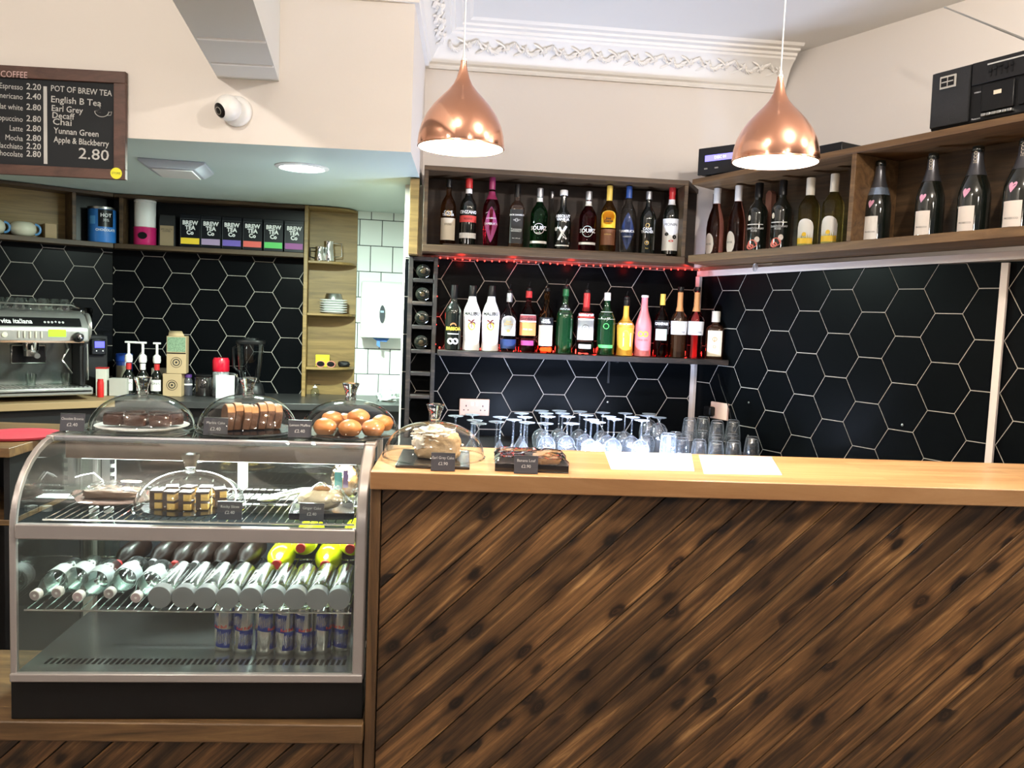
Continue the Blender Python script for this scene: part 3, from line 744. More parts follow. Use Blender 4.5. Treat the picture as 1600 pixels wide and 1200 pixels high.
S('dark bottle with red band and red and white top, second on the upper shelf', FB, dU, 730, 280, 379, zU, 26, 'wine', G_black, 'r', .14, group=gU, deco=[('band', W_lab, .78, .85), ('lab', R_lab, .34, .44, 1.3, 0, None), ('lab', W_lab, .10, .18, 1.3, 0, None), ('txt', 'CINZANO', .5, .49, T_white, 0, .02), ('txt', 'ROSSO', .32, .39, T_black, 0, .0)])
S('tall purplish bottle with pointed oval magenta label', FB, dU, 766, 278, 381, zU, 27, 'taper', G_red, 'm', .17, group=gU, deco=[('band', Mcap['m'], .68, .8), ('lab', P_lab, .05, .57, .9, 0, diamond), ('txt', 'SAMBUCA', .36, .32, T_white, 0, 0), ('txt', 'LUXARDO', .24, .40, T_white, 0, 0)])
S('square whiskey bottle with black label and black cap', FB, dU, 806, 289, 375, zU, 23, 'square', G_brown, 'k', .2, sq=2.5, group=gU, deco=[('lab', K_lab, .06, .60, .8, 0, None), ('txt', "JACK DANIEL'S", .27, .51, T_white, 0, .008), ('ring', T_white, .43, .22, 0, .03), ('txt', 'Old No.7', .22, .43, T_white, 0, 0), ('txt', 'Tennessee\nWHISKEY', .3, .27, T_white, 0, 0), ('txt', '70cl  40% vol', .18, .14, T_white, 0, 0)])
S('green liqueur bottle with round white emblem and silver cap', FB, dU, 841, 295, 376, zU, 27, 'spirit', G_green, 's', .14, group=gU, deco=[('band', W_lab, .78, .85), ('lab', W_lab, .08, .12, 1.2, 0, None), ('ring', T_white, .32, .62, 0, .05), ('txt', 'SOURZ', .62, .33, T_white, 0, .015), ('txt', 'APPLE', .2, .25, T_white, 0, 0)])
S('thin plain clear bottle standing behind the green liqueur', FB, .06, 860, 300, 376, zU-.012, 14, 'slim', G_clear, 's', .1, group=gU)
S('black vodka bottle with a big white cross', FB, dU, 878, 298, 378, zU, 27, 'round', G_black, 'w', .08, group=gU, caprad=1.3, deco=[('txt', 'ABSOLUT\nVANILIA', .42, .53, T_white, 0, .02), ('poly', T_white, xmark, .27, 0), ('poly', W_lab, [(x*.45-.8, y*.5) for x, y in sun], .34, 0), ('lab', W_lab, .055, .075, .9, 0, None)])
S('dark red liqueur bottle with round white emblem', FB, dU, 917, 300, 380, zU, 27, 'spirit', G_red, 's', .14, group=gU, deco=[('band', W_lab, .76, .84), ('lab', W_lab, .10, .14, 1.2, 0, None), ('ring', T_white, .32, .62, 0, .05), ('txt', 'SOURZ', .62, .33, T_white, 0, .015)])
S('gold tequila bottle with bright yellow arched label', FB, dU, 949, 291, 381, zU, 25, 'spirit', G_gold, 'y', .22, group=gU, deco=[('lab', Y_lab, .36, .62, 1.0, 0, archtop), ('lab', mat('brown_label', (.18, .07, .03), .5), .10, .34, 1.0, 0, None), ('txt', 'Jose\nCuervo', .36, .48, T_black, 0, .01), ('txt', 'ESPECIAL', .22, .26, T_gold, 0, 0)])
S('clear bottle with blue diamond label and blue cap', FB, dU, 979, 292, 387, zU, 26, 'taper', G_clear, 'b', .17, group=gU, deco=[('lab', B_lab, .04, .60, .95, 0, diamond), ('txt', 'SAMBUCA', .4, .32, T_white, 0, .01), ('txt', 'CLASSICO', .22, .24, T_white, 0, 0)])
S('slim black bottle with gold lettering', FB, dU, 1010, 300, 388, zU, 25, 'spirit', G_black, 's', .12, group=gU, deco=[('ring', T_gold, .45, .25, 0, .05), ('txt', 'CANE\nTRADER', .42, .37, T_white, 0, .01), ('ring', T_gold, .17, .25, 0, .06), ('txt', '70cl', .22, .08, T_gold, 0, 0)])
S('syrup bottle with tall white label of red fruit and blue leaves', FB, dU, 1046, 293, 391, zU, 25, 'wine', G_black, 'r', .10, group=gU, deco=[('band', W_lab, .74, .82), ('band', Mcap['r'], .82, .9), ('lab', W_lab, .06, .53, 1.25, 0, None), ('txt', 'MONIN', .48, .44, T_black, 0, .0), ('poly', T_black, [(x*.6-.45, y*.5) for x, y in sun], .30, 0), ('poly', T_black, [(x*.6+.5, y*.6) for x, y in sun], .26, 0), ('poly', R_lab, [(x*.7+.1, y*.3) for x, y in sun], .2, 0)])
gL = 'pouring bottles on the lower black shelf'
dL_ = .185
zL_ = ZL
S('dark passion fruit liqueur bottle at the left end of the lower shelf', FB, dL_, 707, 446, 545, zL_, 26, 'wine', G_black, 'k', .2, group=gL, deco=[('band', T_green, .84, .865), ('txt', 'PASSOA', .52, .33, Y_lab, 0, .03), ('poly', O_lab, [(x*.9, abs(y)*.8) for x, y in sun[:9]], .38, 0), ('poly', W_lab, [(x*.9-.3, y*.9) for x, y in sun], .14, 0), ('poly', W_lab, [(x*.9+.3, y*.9) for x, y in sun], .14, 0), ('lab', W_lab, .245, .26, .7, 0, None)])
M_mal = mat('white_coconut_bottle', (.82, .80, .78), .3, coat=.4)
for px, w_ in ((735.5, 'left'), (765, 'right')):
    S('white bottle with a palm tree sunset, %s one of the pair' % w_, FB, dL_, px, 447, 546, zL_, 28, 'malibu', M_mal, 'k', .16, group=gL, deco=[('txt', 'MALIBU', .52, .57, T_black, 0, .02), ('poly', Y_lab, [(x*1.0, y*1.0) for x, y in sun], .38, 0), ('poly', O_lab, [(x*.9, -abs(y)*.9) for x, y in sun[:9]], .37, 0), ('poly', mat('palm_print', (.12, .02, .02), .6), [(x*1.1, y*1.1) for x, y in palm], .42, 0), ('txt', 'CARIBBEAN RUM', .15, .24, T_black, 0, 0)])
S('silver tequila bottle with arched white label and dark foot', FB, dL_, 793, 444, 548, zL_, 26, 'spirit', G_clear, 's', .14, group=gL, pourer=True, deco=[('lab', W_lab, .28, .62, .95, 0, archtop), ('lab', B_lab, .06, .22, 1.2, 0, None), ('txt', 'Jose\nCuervo', .36, .50, T_gold, 0, .01), ('poly', O_lab, [(x*.45, y*.45) for x, y in sun], .36, 0)])
S('pink gin bottle with white and red label', FB, dL_, 823, 440, 550, zL_, 27, 'spirit', G_pink, 'r', .1, group=gL, pourer=True, deco=[('lab', W_lab, .50, .62, 1.25, 0, None), ('lab', O_lab, .28, .495, 1.15, 0, None), ('lab', P_lab, .12, .20, .8, 0, None), ('txt', "Gordon's", .52, .555, T_black, 0, .0), ('txt', 'PINK GIN', .26, .38, T_white, 0, 0)])
S('golden rum bottle with black and cream labels', FB, dL_, 851, 440, 551, zL_, 25, 'spirit', G_amber, None, group=gL, pourer=True, deco=[('lab', K_lab, .46, .58, 1.1, 0, None), ('lab', C_lab, .12, .455, 1.0, 0, None), ('txt', 'CANE\nTRADER', .32, .52, T_white, 0, .01), ('txt', 'WHITE', .3, .36, T_black, 0, 0), ('txt', 'RUM', .24, .26, T_black, 0, 0)])
S('dark green bottle with small black shield on its neck', FB, dL_, 880, 436, 552, zL_, 27, 'spirit', G_dgreen, 'g', .1, group=gL, pourer=True, deco=[('lab', K_lab, .62, .78, 1.2, 0, ellip), ('txt', 'MIDORI', .36, .69, T_white, 0, 0), ('ring', T_white, .74, .12, 0, .05)])
S('clear vodka bottle with red top and white shield label', FB, dL_, 913, 443, 552, zL_, 29, 'spirit', G_clear, 'r', .3, group=gL, pourer=True, deco=[('lab', R_lab, .60, .68, 1.3, 0, None), ('txt', 'SMIRNOFF', .42, .64, T_white, 0, .02), ('lab', W_lab, .24, .59, 1.0, 0, None), ('ring', T_black, .43, .40, 0, .05), ('txt', '21', .4, .43, T_black, 0, 0), ('lab', W_lab, .10, .17, .7, 0, None)])
S('green gin bottle with white label and white cap', FB, dL_, 945, 458, 554, zL_, 28, 'spirit', G_dgreen, 'w', .12, group=gL, deco=[('lab', W_lab, .58, .70, 1.25, 0, None), ('txt', "Gordon's", .55, .64, T_black, 0, 0), ('ring', T_green, .47, .32, 0, .07), ('lab', T_green, .12, .17, .9, 0, None)])
S('cloudy yellow liqueur bottle with lemon label', FB, dL_, 975, 455, 557, zL_, 28, 'lean', G_yellow, 'k', .1, group=gL, pourer=True, deco=[('lab', K_lab, .52, .62, 1.1, 0, None), ('txt', 'VILLACARDI', .3, .57, T_white, 0, .01), ('poly', C_lab, [(-.2, -.9), (.7, -.9), (.7, .6), (-.2, .6)], .32, 0), ('poly', Y_lab, [(x*1.1+.1, y*1.1+.3) for x, y in sun], .34, 0)])
S('frosted pink bottle with yellow lemon print', FB, dL_, 1003, 462, 558, zL_, 25, 'frost', G_frost, 'w', .03, group=gL, deco=[('ring', Y_lab, .37, .34, .3, .12), ('ring', Y_lab, .37, .34, -.3, .12), ('txt', 'PINK GIN', .3, .27, R_lab, 0, 0)])
S('dark red aperitif bottle with yellow capsule and pale label', FB, dL_, 1031, 460, 559, zL_, 22, 'spirit', G_red, 'y', .17, group=gL, deco=[('lab', K_lab, .47, .585, 1.3, 0, None), ('txt', 'CAMPARI', .5, .53, T_white, 0, .03), ('lab', mat('pale_green_label', (.62, .70, .60), .6), .27, .45, .85, 0, None)])
for px, w_, g_ in ((1058, 'brown', G_brown), (1084, 'pinkish clear', G_pink)):
    S('%s liqueur bottle with long orange neck and white slanted label' % w_, FB, dL_, px, 449, 560, zL_, 26, 'lean', g_, 'k', .05, group=gL, deco=[('band', Mcap['o'], .66, .93), ('lab', W_lab, .33, .52, 1.3, 0, None), ('poly', O_lab, [(-.7, -.05), (.45, -.2), (.45, .15), (-.7, .3)], .45, 0), ('txt', 'DE KUYPER', .3, .365, T_black, 0, 0)])
S('square dark herbal liqueur bottle with cream label at the right end of the lower shelf', FB, dL_, 1115, 487, 562, zL_, 27, 'square', G_brown, 'c', .22, sq=2.5, group=gL, caprad=1.35, deco=[('lab', C_lab, .06, .60, .7, .0, None), ('ring', O_lab, .42, .25, 0, .06), ('ring', O_lab, .26, .16, 0, .04), ('txt', 'J', .6, .42, O_lab, 0, 0)])
gR = 'wine bottles on the right shelf'
Wn = lambda *a, **k: bottle('wine_bottle', *a, **k)
Pn_lab = mat('pale_pink_label', (.74, .66, .60), .6)
for px, ty, w_ in ((1116, 296, 'left'), (1149, 292, 'right')):
    Wn('rose wine bottle with white cap, %s one of the pair in the corner' % w_, FR, .10, px, ty, 392, zRf, 27, 'flute', G_rose, 'w', .22, group=gR, deco=[('lab', Pn_lab, .02, .34, .62, -.75, ellip), ('txt', 'ROSE', .3, .18, T_black, -.75, 0)])
Fl = mat('coral_flower_print', (.75, .18, .14), .5)
for px, ty, w_ in ((1181, 288, 'left'), (1218, 284, 'right')):
    Wn('dark wine bottle with coral flower label, %s one of the two' % w_, FR, .10, px, ty, 386, zRf, 29, 'wine', G_black, 'k', .2, group=gR, deco=[('lab', W_lab, .40, .412, .9, -.3, None), ('txt', 'CHARDONNAY\nROSE', .28, .33, T_white, -.3, 0), ('poly', Fl, [(x*1.2-.1, y*1.0) for x, y in sun], .13, -.3), ('poly', Pn_lab, [(x*.6+.35, y*.7+.3) for x, y in sun], .15, -.3), ('poly', Fl, [(x*1.0-.35, y*.7-.2) for x, y in sun], .12, -.3), ('poly', C_lab, [(x*.45-.9, y*.7) for x, y in sun], .50, 0)])
for px, ty, w_ in ((1261, 280, 'left'), (1298, 274, 'right')):
    Wn('white wine bottle with big white label, %s one beside the divider' % w_, FR, .10, px, ty, 382, zRf, 30, 'wine', G_white, 'c', .24, group=gR, deco=[('lab', W_lab, .01, .42, .85, -.35, archtop), ('lab', Y_lab, .07, .15, .8, -.35, None), ('poly', Y_lab, [(x*.5, y*.5) for x, y in sun], .2, -.35)])
M_foil = mat('dark_silver_foil', (.10, .10, .11), .3, .7); M_foilb = mat('blue_silver_foil', (.35, .45, .60), .25, .8)
Hp = mat('pink_heart_foil', (.80, .40, .55), .35, .3)
for i, (px, ty, w_) in enumerate(((1368, 252, 36), (1449, 241, 38), (1518, 230, 41), (1592, 218, 45))):
    Wn('sparkling wine bottle with pink heart, %s of the four' % ['first from the divider, blue neck collar', 'second from the divider', 'third from the divider', 'last and cut by the photo edge'][i], FR, .13, px, ty, 372-i*4, zRf, w_, 'champ', G_black, None, group=gR,
       deco=[('band', M_foil, .66, .995), ('poly', Hp, [(x*.62+y*.15, y*.8) for x, y in heart], .46, -.55), ('lab', W_lab if not i else Pn_lab, .03, .31, .55, -.5, None), ('txt', 'PROSECCO', .16, .12, T_black, -.5, 0)]+([('band', M_foilb, .57, .66)] if i == 0 else [('vtxt', 'PROSECCO', .3, .80, C_lab, -.3, 0)]))
# pink tall gift box standing behind the dark wine bottles
u = FR.hit(1196, 380, .02)[0]
t = thing('gift_box', 'tall pink card box behind the dark wine bottles', 'box', FR.at(u+.01, .012, zRf(u)+.001), FR.a)
MB().box(-.018, .018, -.018, .018, 0, .30).build('carton', mat('dusty_pink_card', (.42, .20, .15), .6), t, bevel=.002)
MB().prism([(-.018, .3005), (.018, .3005), (.006, .315), (-.006, .315)], -.016, .016, 'y').build('folded_top', mat('dusty_pink_card', (.42, .20, .15), .6), t)

# ------------------------------------------------------------------ electrics on and around the right shelf
u = FR.hit(1135, 250, DR-.06)[0]
t = thing('stereo_receiver', 'black receiver with blue lit display on the corner of the shelf', 'stereo', FR.at(uRB+.20, .13, zRt(uRB+.20)+.002), FR.a+.25)
MB().box(-.17, .17, -.10, .12, .008, .135).build('case', M_black, t, bevel=.004)
MB().box(-.17, .17, -.112, -.101, .004, .137).build('front_panel', M_satin, t, bevel=.003)
MB().box(-.128, .05, -.1155, -.1125, .068, .098).build('display', mat('blue_display', (.02, .02, .1), .3, emit=(.25, .22, 1), es=2.2), t)
for x in (-.12, -.06): MB().box(x-.009, x+.009, -.117, -.1125, .03, .036).build('button', M_steel, t)
text_flat('display_print', 'DISC 01', .02, mat('display_text', (.6, .6, 1), .3, emit=(.7, .7, 1), es=2), t, -.04, -.1165, .083)
for x in (-.13, .13):
    MB().lathe([(.012, 0), (.014, .0095)], c=(x, .05, -.002), seg=14).lathe([(.012, 0), (.014, .0095)], c=(x, -.07, -.002), seg=14).build('foot', M_black, t)
# flat black unit
u = FR.hit(1302, 238, .08)[0]
t = thing('flat_media_box', 'flat black box on the shelf behind the right lamp', 'box', FR.at(u, .06, zRt(u)+.004), FR.a)
MB().box(-.16, .10, -.09, .09, .0, .062).build('case', M_black, t, bevel=.004)
MB().box(.102, .135, -.09, .09, .0, .022).build('side_ledge', M_black, t, bevel=.003)
# boombox
u0 = FR.hit(1453, 208, .22)[0]
bb = thing('boombox', 'old black cassette boombox standing on the right shelf', 'stereo', FR.at(u0, .22, zRt(u0+.3)+.001), FR.a)
bb.rotation_euler = (0, -R_(1.0), FR.a)
W_, H_ = .62, .222
MB().box(0, W_, 0, .15, .004, H_).build('case', M_black, bb, bevel=.006)
def spk(x0):
    o_ = MB().box(x0, x0+.148, -.012, -.0005, .012, H_-.006).build('speaker_grille', mat('speaker_mesh', (.015, .016, .018), .6, bump=.6, nscale=600), bb, bevel=.003)
    a = x0+.035
    MB().box(a, a+.062, -.0165, -.0125, .15, .196).box(a+.006, a+.056, -.019, -.017, .157, .189, 1).build('tweeter_badge', [mat('badge_frame', (.55, .53, .48), .4, .4), M_black], o_)
    MB().box(a+.03, a+.033, -.0195, -.0192, .152, .194).box(a+.008, a+.054, -.0195, -.0192, .171, .175).build('badge_bars', mat('badge_frame', (.55, .53, .48), .4, .4), o_)
spk(.004); spk(W_-.152)
MB().box(.158, W_-.158, -.010, -.0005, .138, H_-.004).build('tuner_panel', M_satin, bb, bevel=.002)
MB().box(.215, W_-.18, -.0125, -.0105, .198, .203).build('dial_scale', mat('dial_grey', (.5, .5, .48), .4), bb)
for k in range(5): MB().box(.226+k*.019, .231+k*.019, -.0125, -.0105, .155, .193).box(.223+k*.019, .234+k*.019, -.018, -.013, .170+.006*(k % 3), .178+.006*(k % 3)).build('slider', M_black, bb)
MB().box(.20, .315, -.012, -.0005, .035, .13).build('cassette_door', M_black, bb, bevel=.003)
MB().box(.245, .272, -.0145, -.0125, .088, .102).build('cassette_label', C_lab, bb)
MB().box(.328, .44, -.012, -.0005, .035, .13).build('cassette_door', M_black, bb, bevel=.003)
MB().box(.37, .40, -.0145, -.0125, .088, .102).build('cassette_label', C_lab, bb)
for k in range(6): MB().box(.205+k*.0185, .221+k*.0185, -.018, -.0005, .018, .028).build('key', M_steel, bb, bevel=.001)
text_flat('brand_print', 'Panasonic', .0085, T_white, bb, .178, -.0006, .018)
text_flat('brand_print', 'STEREO', .007, T_white, bb, .178, -.0006, .112)
# its telescopic aerial leaning up across the wall
tip = FR.hit(1480, 10, .10); root_ = FR.hit(1640, 79, .10)
tA = Vector((tip[0]-u0, .12, tip[1]-bb.location.z)); rA = Vector((root_[0]-u0, .12, root_[1]-bb.location.z))
dA = (rA-tA); k = (rA.z-H_)/(-dA.z) if dA.z < 0 else 1
rB = rA+dA*max(0, k)
MB().tube([rB, tA+dA*.5, tA+dA*.5, tA], [.0048, .0042, .0034, .0028], 8).lathe([(.001, -.004), (.004, -.002), (.004, .002), (.001, .004)], c=tuple(tA), seg=10).build('aerial', M_steel, bb)
# plug adaptor on the plaster above the corner
u, z = FB.hit(1110, 262, .03)
t = thing('wall_socket', 'cream multi-way plug adaptor on the plaster above the shelf corner', 'socket', FB.at(u, .001, z), FB.a)
MB().box(-.05, .05, -.055, 0, -.04, .04).build('adaptor_body', mat('cream_plastic', (.72, .68, .60), .4), t, bevel=.012, seg=3)
MB().box(.008, .013, -.0565, -.0545, .010, .022).box(-.006, -.001, -.0565, -.0545, -.012, -.004).box(.018, .023, -.0565, -.0545, -.012, -.004).build('pin_hole', M_black, t)
M_pink = mat('rosy_socket_plastic', (.72, .50, .42), .35)
# double socket on back tiles
uv0 = FB.hit(717, 622, .02); uv1 = FB.hit(765, 650, .02)
u, z = (uv0[0]+uv1[0])/2, (uv0[1]+uv1[1])/2
t = thing('double_socket', 'cream double wall socket on the black tiles above the glasses', 'socket', FB.at(u, .0205, z), FB.a)
MB().box(-.081, .081, -.012, 0, -.045, .045).build('face_plate', M_pink, t, bevel=.004)
for sx_ in (-1, 1):
    x = .045*sx_
    MB().box(x-.0025, x+.0025, -.0126, -.0115, .002, .012).box(x-.015, x-.008, -.0126, -.0115, -.018, -.013).box(x+.008, x+.015, -.0126, -.0115, -.018, -.013).build('pin_hole', M_black, t)
    MB().box(.012*sx_-.0075, .012*sx_+.0075, -.0155, -.0122, .008, .028).build('switch', M_white, t, bevel=.001)
# single fused outlet on the right tiles with a plug and lead
u, z = FR.hit(1125, 642, .012)
t = thing('wall_socket', 'cream switched socket with a black plug on the right tiles', 'socket', FR.at(u, .0085, z), FR.a)
MB().box(-.062, .062, -.014, 0, -.045, .045).build('face_plate', M_pink, t, bevel=.003)
MB().box(-.075, -.02, -.055, -.0145, -.032, .02).build('plug', M_black, t, bevel=.01, seg=3)

a = FR.hit(1122, 584, .03); b_ = FR.hit(1140, 640, .03); c_ = FR.hit(1147, 690, .03)
pts = [FR.at(a[0], .03, a[1]), FR.at(a[0]+.03, .035, (a[1]*2+b_[1])/3), FR.at(b_[0], .03, b_[1]), FR.at(c_[0], .03, c_[1])]
tag(MB().tube([Vector(p) for p in pts], .003, 6).build('power_cable', M_black), 'thin black cable hanging over the cream socket in the corner', 'cable')
# cable tidy hooked on the batten
u, z = FR.hit(1181, 418, .03)
tag(MB().tube([FR.at(u+.012*math.cos(k*.7)*(1-.02*k), .03+.0008*k, z+.02*math.sin(k*.7)) for k in range(20)], .0022, 6).build('cable_loop', mat('grey_cable', (.5, .48, .45), .5)), 'small grey loop of cable hooked on the pale batten', 'cable')
# small fixings in the tiles
for px, py, fr, nm_ in ((1169, 629, FR, 'left'), (1168, 681, FR, 'lower left'), (1409, 664, FR, 'right'), (949, 628, FB, 'back wall')):
    u, z = fr.hit(px, py, .012)
    q = fr.at(u, .0085 if fr is FR else .0205, z)
    tag(MB().lathe([(.001, -.003), (.005, -.002), (.006, 0)], seg=12, tf=lambda x, y, z_: (x, z_, y)).build('tile_screw', M_steel, loc=q, rz=fr.a), 'small screw head in the black tiles, %s one' % nm_, 'screw')
# ------------------------------------------------------------------ back counter, glasses
from mathutils import noise
ZBC = .86
uE = FB.meet(.86, FR, .02)
t = thing('back_counter', 'low back counter under the bottle shelves holding the glasses', 'counter', (FB.p.x, FB.p.y, 0), FB.a)
pts = [(-.245, -.86), (uE, -.86), (FB.meet(.025, FR, .02), -.025), (-.245, -.025)]
MB().prism(pts, ZBC-.035, ZBC-.0005, 'z').build('counter_top', M_satin, t, bevel=.002)
MB().prism([(-.22, -.74), (uE-.06, -.74), (FB.meet(.03, FR, .05), -.03), (-.22, -.03)], 0, ZBC-.036, 'z').build('cupboard', M_satin, t)
u0, u1 = .28, 1.02
t = thing('light_bar', 'cool white light bar lying in front of the upturned glasses', 'light', FB.at((u0+u1)/2, .835, ZBC), FB.a)
MB().box(-(u1-u0)/2, (u1-u0)/2, -.02, .02, 0, .018).build('housing', M_alu, t, bevel=.002)
MB().box(-(u1-u0)/2+.01, (u1-u0)/2-.01, -.014, .014, .0182, .024).build('diffuser', mat('cool_light_bar', (1, 1, 1), .3, emit=(.66, .76, 1), es=16), t, bevel=.004)
arealight('light_bar_glow', FB.at((u0+u1)/2, .835, ZBC+.03), 44, .7, .03, (.60, .72, 1), (R_(140), 0, FB.a))
def lathe2(outer, inner, seg=36):
    return MB().lathe(outer+inner[::-1], seg=seg, caps=False)
def balloon():
    t = thing('wine_glass', '', 'glass')
    o = [(.030, 0), (.036, .02), (.041, .045), (.040, .066), (.031, .085), (.014, .098), (.0045, .104)]
    MB().lathe([(.030, 0), (.0285, .0)]+[(r-.0013, z) for r, z in o[1:-1]]+[(.001, .097)], seg=36, caps=False).lathe(o, seg=36, caps=False).build('bowl', G_wine, t, smooth=70)
    MB().lathe([(.0045, .104), (.0034, .112), (.0034, .172), (.005, .183)], seg=16, caps=False).build('stem', G_wine, t, smooth=70)
    MB().lathe([(.005, .183), (.018, .188), (.036, .190), (.0365, .1915), (.001, .1925)], seg=36, caps=False).build('foot', G_wine, t, smooth=60)
    return t
def cone():
    t = thing('cocktail_glass', '', 'glass')
    MB().lathe([(.048, 0), (.044, .004), (.024, .045), (.006, .080), (.0035, .086)], seg=36, caps=False).lathe([(.0465, .0), (.0225, .045), (.001, .078)], seg=36, caps=False).build('bowl', G_wine, t, smooth=70)
    MB().lathe([(.0035, .086), (.0035, .172), (.005, .183)], seg=16, caps=False).build('stem', G_wine, t, smooth=70)
    MB().lathe([(.005, .183), (.018, .188), (.035, .190), (.0355, .1915), (.001, .1925)], seg=36, caps=False).build('foot', G_wine, t, smooth=60)
    return t
def goblet():
    t = thing('beer_goblet', '', 'glass')
    MB().lathe([(.036, 0), (.043, .03), (.047, .075), (.043, .115), (.028, .138), (.009, .148)], seg=36, caps=False).lathe([(.0345, .0), (.0415, .03), (.0455, .075), (.041, .114), (.001, .14)], seg=36, caps=False).build('bowl', G_wine, t, smooth=70)
    MB().lathe([(.009, .148), (.006, .156), (.009, .168)], seg=20, caps=False).build('stem', G_wine, t, smooth=70)
    MB().lathe([(.009, .168), (.020, .172), (.036, .174), (.0365, .176), (.001, .177)], seg=36, caps=False).build('foot', G_wine, t, smooth=60)
    return t
def tumbler(R1=.039, R0=.030, H=.105):
    t = thing('tumbler', '', 'glass')
    # fluted walls: the radius ripples
    seg = 40; vs = []; prof = [(R1, 0), (R1-.001, .03), ((R1+R0)/2, H*.6), (R0, H-.008), (R0-.006, H), (.001, H)]
    prof += [(.001, H-.012), (R0-.006, H-.013), ((R1+R0)/2-.003, H*.6), (R1-.0025, .0)]
    for j, (r, z) in enumerate(prof):
        for i in range(seg):
            a = 2*PI*i/seg; k = 1-.03*abs(math.sin(a*5))*(.02 < z < H-.002)
            vs.append((r*k*math.sin(a), -r*k*math.cos(a), z))
    fs = [(j*seg+i, j*seg+(i+1) % seg, (j+1)*seg+(i+1) % seg, (j+1)*seg+i) for j in range(len(prof)-1) for i in range(seg)]
    MB().add(vs, fs).build('glass_wall', G_wine, t, smooth=60)
    return t
ORD = ['first', 'second', 'third', 'fourth', 'fifth', 'sixth', 'seventh', 'eighth', 'ninth', 'tenth', 'eleventh', 'twelfth', 'thirteenth', 'fourteenth', 'fifteenth', 'sixteenth', 'seventeenth', 'eighteenth', 'nineteenth', 'twentieth', 'twenty-first', 'twenty-second', 'twenty-third']
def placeset(proto, pix, zfoot, lab, group, H):
    pix = sorted(pix); first = True; used = []
    for i, (px, py) in enumerate(pix):
        q = on_z(px, py, ZBC+H)
        for _ in range(40):       # keep neighbours from running into each other
            mv = False
            for u_ in used:
                dd = Vector((q.x-u_.x, q.y-u_.y))
                if dd.length < PLACED_R*2: 
                    dd = dd.normalized() if dd.length > 1e-5 else Vector((1, 0)); q.x = u_.x+dd.x*PLACED_R*2.02; q.y = u_.y+dd.y*PLACED_R*2.02; mv = True
            if not mv: break
        used.append(q.copy()); ALLP.append(q.copy())
        label = lab % ORD[i]
        if first: proto.location = (q.x, q.y, ZBC); proto['label'] = label; proto['group'] = group; first = False
        else: dup(proto, (q.x, q.y, ZBC), 0, label, group)
ALLP = []
PLACED_R = .0485
placeset(cone(), [(738, 648), (742, 657), (748, 662), (782, 652), (773, 659), (797, 655), (815, 646), (820, 652), (812, 658), (712, 650)], 0, 'upturned cone-shaped cocktail glass, %s from the left', 'upturned cocktail glasses on the back counter', .19)
PLACED_R = .0415
placeset(balloon(), [(846, 642), (853, 646), (856, 651), (852, 662), (874, 642), (887, 651), (893, 662), (879, 646), (906, 643), (916, 649), (924, 656), (942, 645), (951, 651), (960, 655), (977, 646), (988, 652), (1003, 657), (934, 660), (1012, 650)], 0, 'upturned balloon wine glass, %s from the left', 'upturned wine glasses on the back counter', .19)
def placeone(proto, rows, group):
    for i, (px, Y, z, label) in enumerate(rows):
        q = on_y(px, 690, Y)
        if i == 0: proto.location = (q.x, Y, z); proto['label'] = label; proto['group'] = group
        else: dup(proto, (q.x, Y, z), .3*i, label, group)
placeone(goblet(), [(1028, 4.10, ZBC, 'short-stemmed beer goblet upturned among the wine glasses, on the right'), (1012, 4.25, ZBC, 'short-stemmed beer goblet upturned behind the others')], 'upturned beer goblets')
placeone(tumbler(.040, .034, .135), [(1044, 3.82, ZBC, 'tall upturned beer glass right of the beer goblets')], 'tall tumblers')
rows = []
for nm_, px, Y, n in (('first', 1076, 4.12, 2), ('second', 1097, 4.20, 2), ('third', 1119, 4.05, 2), ('fourth', 1144, 4.10, 2)):
    for k in range(n): rows.append((px, Y, ZBC+k*.0705, '%s upturned tumbler of the %s stack from the left' % (['lower', 'upper'][k], nm_)))
rows += [(1066, 3.90, ZBC, 'upturned tumbler in front of the first stack'), (1093, 3.86, ZBC, 'upturned tumbler in front of the second stack'), (1120, 3.82, ZBC, 'upturned tumbler in front of the third stack'), (1147, 3.86, ZBC, 'upturned tumbler in front of the fourth stack'), (1055, 4.1, ZBC, 'upturned tumbler half hidden left of the stacks'), (1175, 4.02, ZBC, 'single upturned tumbler standing apart at the right end')]
placeone(tumbler(), rows, 'upturned tumblers on the back counter')

# ------------------------------------------------------------------ cake covers, cards, food
M_crumb = mat('brown_sponge', (.10, .042, .018), .8, noise=.4, nscale=60, bump=.4)
M_gold = mat('golden_crust', (.38, .18, .06), .6, noise=.35, nscale=30, bump=.3)
M_choc = mat('chocolate_fudge', (.040, .015, .009), .38, noise=.4, nscale=40, bump=.5)
M_cream = mat('cream_sponge', (.46, .32, .17), .8, noise=.25, nscale=50, bump=.5)
M_ice = mat('white_icing', (.85, .80, .68), .45, bump=.4, nscale=30)
M_bun = mat('baked_bun', (.50, .19, .05), .42, noise=.35, nscale=14, bump=.15, coat=.15)
M_ylsp = mat('yellow_sponge', (.72, .46, .12), .75, noise=.25, nscale=60, bump=.4)
M_film = thin('cling_film', (.93, .94, .94), (.7, .7, .7), 2.4, .08)
M_tray = mat('black_tray', (.012, .012, .014), .22, coat=.3)
